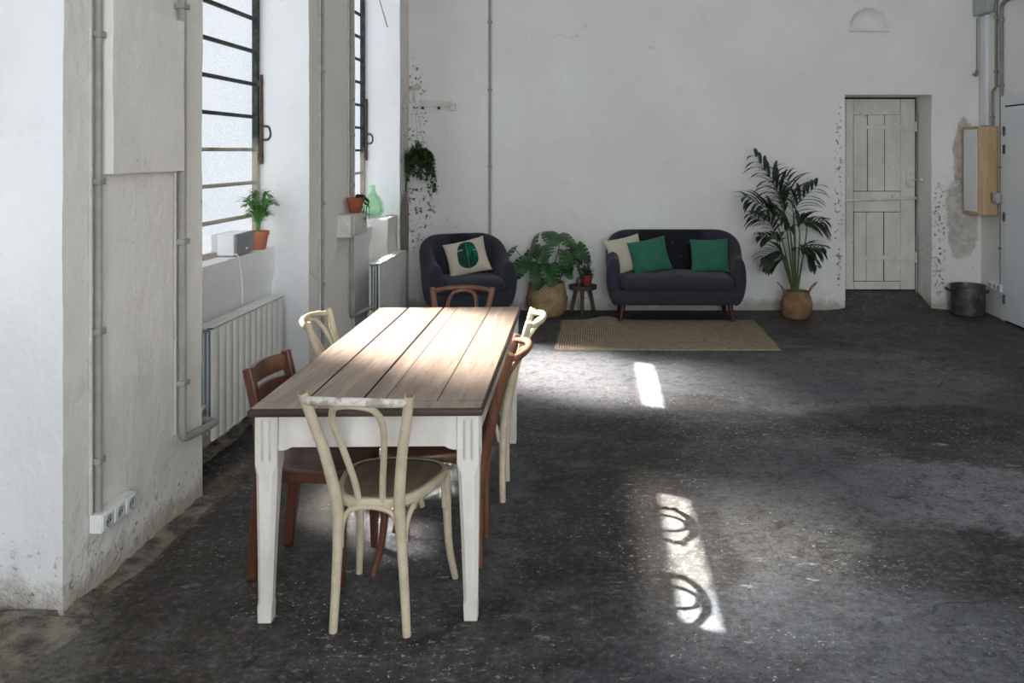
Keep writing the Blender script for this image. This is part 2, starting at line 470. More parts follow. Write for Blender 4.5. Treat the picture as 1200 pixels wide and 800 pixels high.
def basket_mat(name, c1, c2, c3):
    s = NT(name)
    x, y, z = s.sep()
    a = s.math('ARCTAN2', y, x)
    u = s.math('MULTIPLY', a, 30.0); v = s.math('MULTIPLY', z, 2 * PI / .020)
    w = s.math('MULTIPLY', s.math('SINE', s.math('ADD', u, s.math('MULTIPLY', v, .5))), s.math('SINE', v))
    n = s.noise(40, 4, .6)
    col = s.mix(s.ramp(s.noise(9, 4, .6), .35, .65), c1, c2)
    col = s.mix(s.ramp(s.math('ADD', w, s.math('MULTIPLY', n, .6)), .1, -.7, 0, .75), col, c3)
    return s.fin(col, .85, s.bump(s.math('ADD', w, n), .6, .006), spec=.15)
m_basket = basket_mat('woven_seagrass', srgb(190, 164, 126), srgb(164, 136, 100), srgb(112, 88, 62))
m_basket2 = basket_mat('woven_seagrass_brown', srgb(166, 134, 100), srgb(140, 110, 80), srgb(92, 70, 50))

def leaf_mat(name, c1, c2, rough=.4, sc=8):
    s = NT(name)
    col = s.mix(s.ramp(s.noise(sc, 4, .6), .35, .65), c1, c2)
    return s.fin(col, rough, None, spec=.5, Subsurface_Weight=.0)
m_monstera = leaf_mat('monstera_leaf_green', srgb(26, 58, 28), srgb(56, 100, 44), .28)
m_palm = leaf_mat('dark_palm_green', srgb(22, 34, 24), srgb(36, 52, 33), .45, 5)
m_palmstem = leaf_mat('palm_stem_green', srgb(70, 92, 50), srgb(92, 108, 64), .5)
m_areca = leaf_mat('fresh_leaf_green', srgb(74, 128, 62), srgb(110, 158, 84), .45)
m_ivy = leaf_mat('trailing_leaf_green', srgb(30, 56, 28), srgb(70, 100, 48), .45, 18)
m_succ = leaf_mat('small_plant_green', srgb(44, 66, 48), srgb(70, 92, 64), .5, 20)
m_dry = leaf_mat('withered_stem', srgb(70, 72, 46), srgb(46, 44, 36), .8, 20)
m_soil = simple('potting_soil', srgb(48, 38, 30), srgb(30, 24, 20), .95, 40, .6, 90, .01)
m_terra = simple('terracotta', srgb(192, 122, 92), srgb(174, 104, 76), .8, 9, .1, 70)
m_terra_old = simple('old_terracotta', srgb(164, 88, 62), srgb(132, 68, 50), .85, 12, .15, 60)
m_redpot = simple('red_clay_pot', srgb(150, 58, 42), srgb(126, 46, 34), .6, 10, .05, 60)
m_greypot = simple('dark_green_glaze', srgb(84, 100, 88), srgb(62, 76, 68), .3, 10, .02, 60)
m_stool = wood('old_grey_stool_wood', srgb(92, 78, 64), srgb(70, 58, 48), srgb(44, 36, 30), 1.2, 'X', .8, .4)

def glass_mat():
    s = NT('pale_green_bottle_glass')
    m = s.fin((.70, .90, .72), .04, s.bump(s.noise(14, 3), .08, .01), spec=.5)
    s.b.inputs['Transmission Weight'].default_value = 1.0; s.b.inputs['IOR'].default_value = 1.45
    tr = s.n('ShaderNodeBsdfTransparent'); tr.inputs[0].default_value = (.84, .94, .85, 1)
    mx = s.n('ShaderNodeMixShader'); mx.inputs[0].default_value = .45
    s.l(s.b.outputs[0], mx.inputs[1]); s.l(tr.outputs[0], mx.inputs[2]); s.l(mx.outputs[0], s.out.inputs['Surface'])
    return m
m_glass = glass_mat()

m_rad = simple('white_enamel', srgb(232, 231, 226), srgb(226, 224, 218), .35, 4, .0)
m_radcore = simple('grey_radiator_core', srgb(200, 206, 210), srgb(188, 194, 198), .5, 6, .0)
m_black = simple('dark_slot', srgb(34, 34, 36), srgb(26, 26, 28), .8, 8, 0)
m_conduit = simple('grey_conduit', srgb(162, 158, 151), srgb(148, 144, 137), .5, 8, .05, 60)
m_conduit_dark = simple('dark_grey_conduit', srgb(136, 134, 130), srgb(120, 118, 114), .5, 8, .05, 60)
m_paintpipe = simple('overpainted_pipe', srgb(206, 202, 194), srgb(190, 186, 178), .6, 8, .15, 40)
m_metal_w = simple('white_painted_metal', srgb(222, 220, 214), srgb(204, 200, 192), .5, 12, .1, 50)
m_plastic = simple('white_plastic', srgb(236, 236, 234), srgb(230, 230, 228), .35, 5, 0)
m_greyplastic = simple('grey_plastic', srgb(176, 178, 178), srgb(164, 166, 166), .45, 5, 0)
m_grille = simple('grey_speaker_cloth', srgb(150, 150, 153), srgb(126, 126, 130), .7, 300, .2, 400, .001)
m_zinc = simple('dull_zinc', srgb(98, 98, 98), srgb(66, 66, 68), .5, 10, .1, 40, metallic=.55)
m_iron = simple('rusty_brown_iron', srgb(92, 66, 56), srgb(62, 48, 44), .7, 30, .3, 80)
def bars_mat():
    s = NT('weathered_window_paint')
    z = s.sep()[2]
    col = s.mix(s.ramp(s.noise(16, 5, .65), .4, .62), srgb(50, 62, 58), srgb(78, 86, 80))
    low = s.ramp(s.math('ADD', z, s.math('MULTIPLY', s.noise(4, 4), .3)), .86, .76)
    col = s.mix(low, col, srgb(186, 178, 162))
    col = s.mix(s.ramp(s.noise(24, 5, .7), .60, .68, 0, .8), col, srgb(128, 100, 84))
    return s.fin(col, .7, s.bump(s.noise(50, 4), .3, .003), spec=.3)
m_bars = bars_mat()
def pine_mat():
    s = NT('knotty_pine')
    co = s.mapping((9, 9, .9))
    n1 = s.noise(1.6, 5, .6, co, dist=1.2)
    col = s.mix(s.ramp(n1, .35, .65), srgb(204, 176, 140), srgb(186, 154, 116))
    kn = s.ramp(s.vor(7, co=s.mapping((1, 1, .8))), .11, .06)
    col = s.mix(kn, col, srgb(96, 62, 40))
    return s.fin(col, .6, None, spec=.3)
m_pine = pine_mat()
def olddoor_mat():
    s = NT('old_white_door_paint')
    col = s.mix(s.ramp(s.noise(3, 6, .65, s.mapping((1, 1, .5))), .35, .7), srgb(228, 223, 216), srgb(206, 199, 190))
    w = s.math('MULTIPLY', s.ramp(s.noise(18, 6, .75), .63, .68), s.ramp(s.noise(2.4, 3), .45, .6))
    col = s.mix(w, col, srgb(92, 80, 70))
    return s.fin(col, .7, s.bump(s.noise(30, 6, .7, s.mapping((1, 1, .3))), .35, .006), spec=.25)
m_olddoor = olddoor_mat()
m_newdoor = simple('smooth_white_door_paint', srgb(226, 228, 232), srgb(222, 224, 228), .4, 3, .02, 30)
m_gap = simple('black_gap', srgb(22, 20, 19), srgb(14, 13, 12), .9, 8, 0)

def pane_mat():
    s = NT('frosted_daylit_glass')
    n = s.noise(70, 3, .6); b = s.noise(2.2, 4, .6)
    col = s.mix(s.ramp(n, .40, .62), srgb(216, 227, 238), srgb(244, 249, 254))
    col = s.mix(s.ramp(b, .35, .65, 0, .4), col, srgb(240, 242, 244))
    s.fin((.06, .06, .06), .4, s.bump(n, .3, .003), spec=.3)
    s.set(s.b.inputs['Emission Color'], col); s.b.inputs['Emission Strength'].default_value = PANE
    return s.m
PANE = .62
m_pane = pane_mat()
def clear_mat():
    s = NT('clear_window_glass')
    tr = s.n('ShaderNodeBsdfTransparent'); tr.inputs[0].default_value = (.95, .97, .97, 1)
    gl = s.n('ShaderNodeBsdfGlossy'); gl.inputs['Roughness'].default_value = .03
    mx = s.n('ShaderNodeMixShader'); mx.inputs[0].default_value = .06
    s.l(tr.outputs[0], mx.inputs[1]); s.l(gl.outputs[0], mx.inputs[2]); s.l(mx.outputs[0], s.out.inputs['Surface'])
    return s.m
m_clear = clear_mat()
# ------------------------------------------------------------------ the room
XW = -1.88            # room face of the piers
XG = -2.27            # window plane
YB, XR, YF, ZC = 8.9, 4.0, -4.0, 4.7
BAY = 2.56
NICHES = [(1.5 + BAY * i, 3.0 + BAY * i) for i in range(3)]          # room-side edges of the three window bays
WINS = [(a + .36, b + .10) for a, b in NICHES]                      # window edges in the glass plane
WTOP = 4.04
SILL = [1.03, 1.03, .975]
SILLX = [-2.20, -2.12, -2.04]

# floor, with the ramp up into the door recess
def floor_z(x, y):
    z = 0.0
    if 2.45 < x < 3.75 and y > 8.72:
        z = .146 * sstep(8.74, 9.35, y) * sstep(2.45, 2.62, x) * sstep(3.75, 3.42, x)
    return z
mb = MB()
panel(mb, lambda a, b: V(a, b, floor_z(a, b)), [-2.4, 2.4, 3.8, 4.1], [YF, 8.6, 9.4], .12)
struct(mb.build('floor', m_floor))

mb = MB()
mb.box(-2.7, 4.2, YF - .1, 9.6, ZC, ZC + .1)
struct(mb.build('ceiling', m_ceiling))

# left wall: piers, reveals, parapets under the sills, heads over the windows
def wl_plan():
    return
mb = MB()
def vquad(p, q, z0, z1, step=.07):
    """vertical face between plan points p and q"""
    L = math.hypot(q[0] - p[0], q[1] - p[1])
    panel(mb, lambda a, b: V(lerp(p[0], q[0], a / L), lerp(p[1], q[1], a / L), b), [0, L], [z0, z1], step)
vquad((XW, YF), (XW, NICHES[0][0]), 0, ZC, .3)
for i, (a, b) in enumerate(NICHES):
    end = NICHES[i + 1][0] if i < 2 else None
    if end: vquad((XW, b), (XW, end), -.03, ZC)
vquad((XW, NICHES[2][1]), (-1.975, YB + .1), 0, ZC)
for i, (a, b) in enumerate(NICHES):
    w0, w1 = WINS[i]
    # head
    vquad((SILLX[i], a - .02), (SILLX[i], b + .3), WTOP + .06, ZC, .15)
wl = mb.build('wall_left', m_wall_left, weld=True)
rough(wl, .006, 2.2, .0025, 11)
struct(wl)
# window reveals (facing the camera), parapets and sills
for i, (a, b) in enumerate(NICHES):
    w0, w1 = WINS[i]
    mb = MB()
    vquad((XW, b), (XG, w1), -.03, ZC)
    vquad((XG, w1), (XG - .05, w1 + .004), 0, ZC, .2)
    vquad((XW, a), (XG, w0), 0, ZC)
    vquad((XG, w0), (XG - .05, w0 - .004), 0, ZC, .2)
    o = mb.build('trim_%d' % (i + 1), m_jamb); rough(o, .006, 2.2, .0025, 11)
    struct(o)
    mb = MB()
    zs = SILL[i]
    yend = b + .10 if i < 2 else 7.76
    # parapet face with a shallow step near its foot, and the sloping sill top
    panel(mb, lambda y, z: V(SILLX[i] - (.03 * sstep(.86, .80, z)), y, z), [a - .0, yend], [-.02, .78, .88, zs], .08)
    panel(mb, lambda y, x: V(x, y, zs + .012 * (SILLX[i] - x)), [a, yend], [XG - .02, SILLX[i]], .08)
    mb.box(XG - .04, XG + .0, w0 - .0, w1 + .0, zs - .3, zs + .01)
    o = mb.build('trim_%d' % (i + 4), m_jamb); rough(o, .004, 3, .002, 12)
    struct(o)
# thick block at the far end of the third bay
mb = MB()
def blk(u, v):
    return V(0, 0, 0)
x0, x1, y0, y1, z1 = -2.3, -1.90, 7.74, 8.25, 1.045
panel(mb, lambda x, z: V(x - .10 * sstep(.3, 1.0, (x - x0) / (x1 - x0)) * sstep(.3, .95, z / z1) * 0, y0 + .015 * math.sin(6 * z), z), [x0, x1], [-.02, z1], .06)
panel(mb, lambda x, y: V(x, y, z1), [x0, x1], [y0, y1], .06)
panel(mb, lambda y, z: V(x1, y, z), [y0, y1], [-.02, z1], .06)
o = mb.build('trim_7', m_wall_left); rough(o, .015, 5, .006, 16); struct(o)
# outer skin closing the wall behind the piers
mb = MB()
for i in range(3):
    y1 = WINS[i + 1][0] if i < 2 else 9.6
    mb.box(-2.33, -2.29, WINS[i][1] + .002, y1, -.1, ZC + .1)
    mb.box(-2.33, -2.29, WINS[i][0] - .01, WINS[i][1] + .01, -.1, SILL[i] - .02)
    mb.box(-2.33, -2.25, WINS[i][0] - .01, WINS[i][1] + .01, WTOP + .02, ZC + .1)
mb.box(-2.33, -2.29, YF - .1, WINS[0][0] - .002, -.1, ZC + .1)
struct(mb.build('wall_outer', m_ceiling, smooth=False))

# back wall with the door recess and a little arched niche
DX0, DX1, DZ = 2.585, 3.485, 2.245
mb = MB()
def bw(x, z):
    y = YB
    dx, dz = (x - 2.83) / .20, (z - 2.925) / .22
    if dz > -.001:
        r = dx * dx + max(dz, 0) ** 2
        if r < 1: y += .13 * math.sqrt(1 - r)
    return V(x, y, z)
panel(mb, bw, [-2.4, DX0] + [2.61 + .02 * k for k in range(23)] + [DX1, XR + .1], [-.05, DZ, 2.80] + [2.895 + .02 * k for k in range(15)] + [ZC + .05], .055,
      skip=lambda x, z: DX0 < x < DX1 and z < DZ)
wb = mb.build('wall_back', m_wall_back); rough(wb, .009, 1.6, .003, 9); struct(wb)
# recess reveals
mb = MB()
panel(mb, lambda y, z: V(DX0 - .25 * 0, y, z), [YB, 9.36], [-.05, DZ], .06)
panel(mb, lambda y, z: V(DX1 + .01 * (y - YB), y, z), [YB, 9.36], [-.05, DZ], .06)
panel(mb, lambda x, y: V(x, y, DZ), [DX0, DX1], [YB, 9.36], .06)
wb = mb.build('trim_9', m_wall_back); rough(wb, .009, 1.6, .003, 9); struct(wb)
mb = MB(); mb.box(DX0 - .4, DX1 + .4, 9.345, 9.5, -.1, DZ + .4); mb.box(-2.7, DX0 - .05, 9.1, 9.3, -.1, ZC); mb.box(DX1 + .06, 4.3, 9.1, 9.3, -.1, ZC)
mb.box(DX0 - .3, DX1 + .3, 9.1, 9.4, DZ + .05, ZC)
struct(mb.build('wall_backing', m_ceiling, smooth=False))
# right wall
mb = MB()
panel(mb, lambda y, z: V(XR, y, z), [YF, 7.25, 9.2], [-.05, ZC], .3)
struct(mb.build('wall_right', m_wall_right))
mb = MB(); mb.box(XR + .02, XR + .2, YF - .1, 9.3, -.1, ZC + .1); struct(mb.build('wall_right_backing', m_ceiling, smooth=False))
mb = MB(); mb.box(-2.75, 4.2, YF - .15, YF, -.1, ZC + .1); struct(mb.build('wall_front', m_wall_right, smooth=False))
# lip of the arched niche
mb = MB(); mb.tube([V(2.62, YB - .012, 2.915), V(2.83, YB - .02, 2.917), V(3.04, YB - .012, 2.916)], .02, 8, sx=.8, sy=1)
struct(mb.build('trim_8', m_wall_back))

# crumbled plaster along the foot of the left wall
mb = MB()
def dirt(u, v):
    y = lerp(2.55, 5.4, u)
    w = .08 + .07 * noise.noise(V(y * 3, 1, 0))
    x0_ = XW - .03 if 3.0 < y < 4.06 else XW - .45 if y < 3.0 else -2.16
    if 4.06 <= y: w += .0
    if y < 3.0: w += .05 - .25 * (3.0 - y)
    x = lerp(x0_, (x0_ if y >= 4.06 else XW) + w, v)
    h = (.028 + .02 * noise.noise(V(x * 6, y * 6, 0))) * (1 - v) ** (.8 if y > 3.0 else .35) * lerp(.45, 1, sstep(2.85, 3.0, y)) + (.02 * noise.noise(V(x * 14, y * 14, 3)) + .012 * abs(noise.noise(V(x * 45, y * 45, 7)))) * (1 - v)
    e = sstep(0, .05, u) * sstep(1, .95, u)
    return V(x, y, max(h, 0) * e + .002 - .006 * (v > .97))
mb.grid(dirt, 320, 30)
o = mb.build('plaster_rubble', m_dirt)
tag(o, 'crumbled ochre plaster and dirt along the foot of the left wall', 'rubble', kind='stuff')

# windows
def window(i):
    w0, w1 = WINS[i]; z0 = SILL[i]
    root = bpy.data.objects.new('window_%d' % (i + 1), None); C.objects.link(root)
    root.location = (XG, (w0 + w1) / 2, z0); struct(root)
    f = MB()
    for y in (w0 + .02, w1 - .025): f.box(XG - .02, XG + .035, y - .022, y + .022, z0, WTOP)
    f.box(XG - .02, XG + .03, w0, w1, WTOP - .03, WTOP + .03); f.box(XG - .02, XG + .03, w0, w1, z0 - .01, z0 + .03)
    f.build('window_frame', m_bars, root, bevel=.004, world=True)
    g = MB(); zz = 1.02 + .215
    while zz < WTOP - .1:
        g.box(XG - .012, XG + .022, w0 + .03, w1 - .04, zz - .011, zz + .011)
        g.box(XG - .004, XG + .03, w0 + .03, w1 - .04, zz - .003, zz + .004)
        zz += .215
    g.build('glazing_bars', m_bars, root, world=True, bevel=.002)
    p = MB(); p.box(XG - .008, XG - .002, w0, w1, z0 - .02, 3.17); p.box(XG - .008, XG - .002, w0, w1, 3.385, WTOP)
    p.build('frosted_panes', m_pane, root, world=True)
    c = MB(); c.box(XG - .007, XG - .003, w0, w1, 3.17, 3.385); c.build('clear_pane', m_clear, root, world=True)
    if i == 0: return
    e = MB(); e.box(XG + .045, XG + .062, w1 - .035, w1 - .015, 1.57, 2.16)
    e.box(XG + .03, XG + .062, w1 - .045, w1 - .008, 1.60, 1.64); e.box(XG + .03, XG + .062, w1 - .045, w1 - .008, 2.08, 2.12)
    o = e.build('window_bolt', m_iron, root, world=True, bevel=.003)
    h = MB(); h.tube(cr([V(XG + .06, w1 - .025, 1.73), V(XG + .10, w1 - .03, 1.735), V(XG + .115, w1 - .03, 1.77), V(XG + .10, w1 - .03, 1.815), V(XG + .06, w1 - .025, 1.82)], 6), .008, 8)
    h.build('bolt_handle', m_iron, o, world=True)
for i in range(3): window(i)

# thin opening rod on the far reveal of the third bay
mb = MB(); mb.tube([V(-2.10, 8.10, 3.20), V(-1.985, 8.075, 2.83)], .006, 8)
tag(recenter(mb.build('opener_rod', m_conduit)), 'thin slanting rod high on the white reveal of the far window', 'rod')

# old plank door in the recess
root = bpy.data.objects.new('door_1', None); C.objects.link(root); root.location = (3.08, 9.33, .15); struct(root)
d0, d1, dz0, dz1, yd = 2.70, 3.455, .155, 2.225, 9.30
mb = MB()
mb.box(d0, d1, yd, yd + .03, dz0, dz1)
Lf = mb.build('door_leaf', m_olddoor, root, world=True, bevel=.003)
def sheet(x0, x1, z0, z1, t=.012, name='door_panel', m=None):
    b = MB(); b.box(x0, x1, yd - t, yd + .001, z0, z1); return b.build(name, m or m_olddoor, root, world=True, bevel=.003)
# stiles, rails and boards of the leaf, with open joints between them
sheet(d0 + .005, d0 + .085, dz0, dz1, .016, 'stile'); sheet(d1 - .155, d1, dz0, dz1, .016, 'stile')
sheet(d0 + .09, d1 - .16, dz1 - .17, dz1, .016, 'rail'); sheet(d0 + .09, d1 - .16, 1.00, 1.22, .016, 'rail'); sheet(d0 + .09, d1 - .16, dz0, dz0 + .085, .016, 'rail')
for (a, b) in ((.092, .238), (.246, .425), (.431, .609)):
    sheet(d0 + a, d0 + b, 1.226, dz1 - .172, .008)
for (a, b) in ((.095, .226), (.230, .415), (.425, .605)):
    sheet(d0 + a, d0 + b, dz0 + .091, .994, .007)
jm = MB(); jm.box(d0 + .085, d1 - .155, yd - .004, yd - .001, dz0 + .085, dz1 - .17); jm.build('open_joints', m_gap, root, world=True, smooth=False)
jb = MB(); jb.box(DX0, d0 - .006, yd - .03, yd + .05, .1, 2.15); jb.build('frame_board', m_olddoor, root, world=True, bevel=.006)
gp = MB(); gp.box(DX0, DX1, yd + .041, yd + .046, .12, DZ); gp.build('dark_joint', m_gap, root, world=True, smooth=False)
for z in (1.92, .50):
    h = MB(); h.prism([(d0 + .13, z - .022), (d1 - .12, z - .026), (d1 - .12, z - .045), (d1 - .06, z - .05), (d1 + .012, z - .022), (d1 + .012, z + .03), (d1 - .06, z + .045), (d1 - .12, z + .03), (d0 + .13, z + .016)], yd - .026, yd - .015,
                      M=Matrix(((1, 0, 0, 0), (0, 0, 1, 0), (0, 1, 0, 0), (0, 0, 0, 1))))
    h.tube([V(d1 + .008, yd - .028, z - .05), V(d1 + .008, yd - .028, z + .06)], .014, 10)
    for k in range(5): h.ball((d0 + .2 + k * .11, yd - .026, z - .003), .007, 8, 5)
    h.build('strap_hinge', m_olddoor, root, world=True, bevel=.002)
b = MB(); b.box(d1 - .10, d1 - .065, yd - .04, yd - .01, 1.27, 1.42); b.box(d1 - .075, d1 - .03, yd - .03, yd - .01, 1.26, 1.29); b.box(d1 - .075, d1 - .03, yd - .03, yd - .01, 1.40, 1.43)
b.tube([V(d1 - .08, yd - .03, 1.345), V(d1 + .03, yd - .05, 1.345)], .008, 8)
b.build('latch', m_metal_w, root, world=True, bevel=.003)
b = MB(); b.tube([V(d0 - .09, yd - .045, 1.122), V(d1 - .0, yd - .055, 1.15)], .016, 10); b.build('iron_bar', m_metal_w, root, world=True)
for (za, zb) in ((1.148, 1.150), (1.345, 1.352)):
    r = MB(); r.tube([V(d1 - .03, yd - .045, za), V(d1 - .005, yd - .2, zb)], .006, 8); r.ball((d1 - .005, yd - .205, zb), .02, 10, 6)
    r.build('hook', m_metal_w, root, world=True)

# white door in the right wall
root = bpy.data.objects.new('door_2', None); C.objects.link(root); root.location = (XR, 7.8, 0); struct(root)
b = MB(); b.box(XR - .03, XR + .01, 8.29, 8.40, .0, 2.2); b.box(XR - .03, XR + .01, 7.281, 8.289, 2.10, 2.2); b.box(XR - .03, XR + .01, 7.22, 7.28, 0, 2.2)
b.build('door_frame', m_newdoor, root, world=True, bevel=.003)
b = MB(); b.box(XR - .045, XR - .005, 7.30, 8.285, .02, 2.085); b.build('door_leaf', m_newdoor, root, world=True, bevel=.003)
b = MB(); b.box(XR - .04, XR - .005, 7.30, 8.285, .003, .02); b.box(XR - .04, XR - .006, 7.285, 8.289, 2.086, 2.099); b.build('dark_joint', m_gap, root, world=True, smooth=False)
for z in (1.85, 1.675, 1.02, .22):
    h = MB(); h.tube([V(XR - .05, 8.288, z - .045), V(XR - .05, 8.288, z + .045)], .013, 10); h.build('hinge', m_zinc, root, world=True)

# unseen glazed opening added behind the camera for soft fill light
root = bpy.data.objects.new('window_4', None); C.objects.link(root); root.location = (1.2, YF, 1.0); struct(root)
f = MB()
for k in range(7): f.box(-.3 + k * .5 - .02, -.3 + k * .5 + .02, YF + .005, YF + .05, 1.0, 3.4)
for z in (1.0, 1.8, 2.6, 3.4): f.box(-.32, 2.72, YF + .005, YF + .05, z - .02, z + .02)
f.build('window_frame', m_bars, root, world=True)
p = MB(); p.box(-.3, 2.7, YF + .004, YF + .01, 1.0, 3.4); p.build('frosted_panes', m_pane, root, world=True)
# ------------------------------------------------------------------ pipes, sockets and boxes on the walls
def conduit(label, path, r, mat, clips=(), axis='x', name='conduit_pipe', cat='pipe', out=1, n=10):
    root = thing(name, label, cat, (path[-1][0], path[-1][1], min(p[2] for p in path)))
    b = MB(); b.tube(path, r, n); b.build('pipe', mat, root, world=True)
    for (x, y, z) in clips:
        k = MB()
        if axis == 'x': k.box(x - r * 1.2, x + r * 1.35, y - r * 1.7, y + r * 1.5, z - .012, z + .012)
        else: k.box(x - r * 1.5, x + r * 1.7, y - r * 1.35, y + r * 1.2, z - .012, z + .012)
        k.build('clip', mat, root, world=True, bevel=.003)
    return root
xs = XW + .017
conduit('grey conduit running down to the white triple socket on the near pier', [V(xs, 3.187, 4.65), V(xs, 3.187, .30)], .0135, m_conduit,
        [(xs, 3.187, z) for z in (2.31, 2.09, 1.54, .98, .50)])
conduit('thin painted cable beside the grey conduit on the near pier', [V(XW + .008, 3.145, 4.65), V(XW + .008, 3.15, 1.5), V(XW + .008, 3.152, .31)], .008, m_paintpipe, name='cable', cat='cable')
xs = XW + .024
conduit('thick grey pipe on the near pier that bends at its foot towards the near radiator',
        [V(xs, 3.815, 4.65), V(xs, 3.815, .42)] + cr([V(xs, 3.815, .40), V(xs + .002, 3.825, .372), V(xs + .004, 3.86, .362)], 5) +
        [V(xs + .004, 4.05, .345)] + cr([V(xs + .003, 4.10, .34), V(xs - .01, 4.16, .335), V(xs - .06, 4.18, .335), V(-2.03, 4.19, .335)], 5)[1:], .018, m_conduit,
        [(xs, 3.815, z) for z in (1.25, 2.3, .62)])
conduit('thin painted cable left of the thick grey pipe on the near pier', [V(XW + .007, 3.785, 1.56), V(XW + .007, 3.785, .40)], .006, m_paintpipe, name='cable', cat='cable')
# second pier
xs = XW + .012
conduit('overpainted grey conduit on the left of the second pier', [V(xs, 5.80, 4.65), V(xs, 5.80, .30)], .011, m_conduit,
        [(xs, 5.80, z) for z in (2.2, 1.30, .75)])
conduit('thin cream cable hugging the conduit on the second pier', [V(XW + .008, 5.755, 4.65), V(XW + .008, 5.757, .30)], .007, m_paintpipe, name='cable', cat='cable')
xs = XW + .018
conduit('grey pipe at the right of the second pier that bends towards the far radiator', [V(xs, 6.47, 4.65), V(xs, 6.47, .47)] + cr([V(xs, 6.47, .45), V(xs, 6.485, .412), V(xs + .002, 6.52, .40)], 5) + [V(xs + .01, 6.90, .385), V(xs + .03, 7.00, .38)], .015, m_conduit,
        [(xs, 6.47, z) for z in (2.05, 1.78, 1.4)])
conduit('thin cream cable beside the pipe at the right of the second pier', [V(XW + .008, 6.42, 4.65), V(XW + .008, 6.42, 1.25)], .007, m_paintpipe, name='cable', cat='cable')
# boxed-in plaster panel
mb = MB()
panel(mb, lambda y, z: V(XW + .045, y, z), [3.235, 3.79], [1.567, 2.225], .05)
panel(mb, lambda x, z: V(x, 3.235 - (XW + .045 - x) * .3, z), [XW - .02, XW + .045], [1.567, 2.225], .05)
panel(mb, lambda x, z: V(x, 3.79, z), [XW - .02, XW + .045], [1.567, 2.225], .05)
panel(mb, lambda y, x: V(x, y, 2.225), [3.235, 3.79], [XW - .02, XW + .045], .05)
panel(mb, lambda y, x: V(x, y, 1.567), [3.235, 3.79], [XW - .02, XW + .045], .05)
o = mb.build('cover_panel', m_plain, angle=50); rough(o, .003, 4, .002, 14)
tag(recenter(o), 'plastered rectangular cover panel standing proud of the near pier', 'panel')

def sockets(label, c, ny, w, h, d, nrm):
    """row of round sockets; nrm +1 faces +x, -1 faces -x"""
    root = thing('power_socket', label, 'socket', c)
    b = MB(); b.box(0 if nrm > 0 else -d, d if nrm > 0 else 0, -w / 2, w / 2, 0, h)
    b.build('box', m_plastic, root, bevel=.005)
    for k in range(ny):
        y = -w / 2 + w * (k + .5) / ny
        p = MB(); p.box(*sorted((nrm * (d - .001), nrm * (d + .004))), y - w / ny * .44, y + w / ny * .44, h * .1, h * .9)
        pl = p.build('plate', m_plastic, root, bevel=.003)
        M = Matrix.Translation((nrm * (d + .0035), y, h / 2)) @ Matrix.Rotation(nrm * PI / 2, 4, 'Y')
        q = MB(); r = h * .33
        q.lathe([(r, 0), (r, .004), (r * .86, .004), (r * .8, .0008), (0, .0008)], 24, M=M)
        q.build('socket_well', m_greyplastic, pl)
        e = MB()
        for sy in (-1, 1): e.lathe([(.0035, .0008), (.0035, .0022), (0, .0022)], 8, (0, sy * .0095, 0), M)
        e.build('pin_hole', m_black, pl)
    return root
sockets('white triple power socket low on the near pier', (XW + .002, 3.268, .238), 3, .235, .070, .048, 1)
sockets('white double power socket low on the right wall above the zinc pot', (XR - .002, 8.50, .27), 3, .27, .08, .04, -1)

# little box on the second pier
root = thing('wall_box', 'small white metal box on the second pier carrying a terracotta pot', 'box', (XW, 6.37, 1.03))
b = MB(); b.box(0, .10, -.215, .215, 0, .165); b.build('casing', m_metal_w, root, bevel=.006)
b = MB(); b.box(.099, .106, -.13, .20, .02, .15); b.build('lid', m_metal_w, root, bevel=.003)

# vertical conduit and bracket on the back wall
ys = YB - .016
conduit('long thin grey conduit running straight down the back wall behind the armchair', [V(-1.12, ys, 4.65), V(-1.12, ys, .05)], .014, m_conduit,
        [(-1.12, ys, z) for z in (3.0, 2.3, 1.5)], 'y')
root = thing('wall_bracket', 'white horizontal iron bracket on the back wall beside the hanging plant', 'bracket', (-1.67, YB, 2.10))
b = MB(); b.box(-.175, .145, -.04, 0, .02, .078); b.build('rail', m_metal_w, root, bevel=.004)
b = MB(); b.box(.145, .195, -.06, 0, -.02, .055); b.build('end_block', m_metal_w, root, bevel=.004)
for x, z in ((-.15, .0), (.02, -.003)):
    b = MB(); b.box(x - .012, x + .012, -.03, 0, z - .005, z + .03); b.build('stub', m_iron, root, bevel=.003)

# electrical cabinet of pine with a white door, on the right wall
root = thing('meter_cabinet', 'knotty pine wall cabinet with a white front in the far right corner', 'cabinet', (3.9, 8.69, 1.02))
b = MB(); b.box(-.10, .098, -.18, -.155, 0, .885); b.box(-.10, .098, .155, .18, 0, .885); b.box(-.10, .098, -.155, .155, .86, .885); b.box(-.10, .098, -.155, .155, 0, .025)
b.build('case', m_pine, root, bevel=.003)
b = MB(); b.box(-.105, -.085, -.153, .153, .027, .858); b.build('door', m_plastic, root, bevel=.003)
xs = XR - .018
conduit('thick grey conduit down the right wall between cabinet and white door', [V(xs, 7.2, 3.15), V(xs, 8.20, 3.13)] + cr([V(xs, 8.30, 3.13), V(xs, 8.395, 3.10), V(xs, 8.41, 3.02)], 5) + [V(xs, 8.41, .345)], .018, m_conduit_dark,
        [(xs, 8.41, z) for z in (2.95, 2.3, 1.5, .7)])
conduit('thin grey conduit with a double bend ending on top of the pine cabinet', [V(xs, 7.2, 3.22), V(xs, 8.40, 3.20)] + cr([V(xs, 8.48, 3.19), V(xs, 8.52, 3.14)], 4) + [V(xs, 8.525, 2.34)] + cr([V(xs, 8.525, 2.30), V(xs, 8.60, 2.26), V(xs, 8.605, 2.22)], 5) + [V(xs, 8.605, 1.91)], .013, m_conduit_dark,
        [(xs, 8.525, z) for z in (3.0, 2.45)] + [(xs, 8.605, 2.0)])
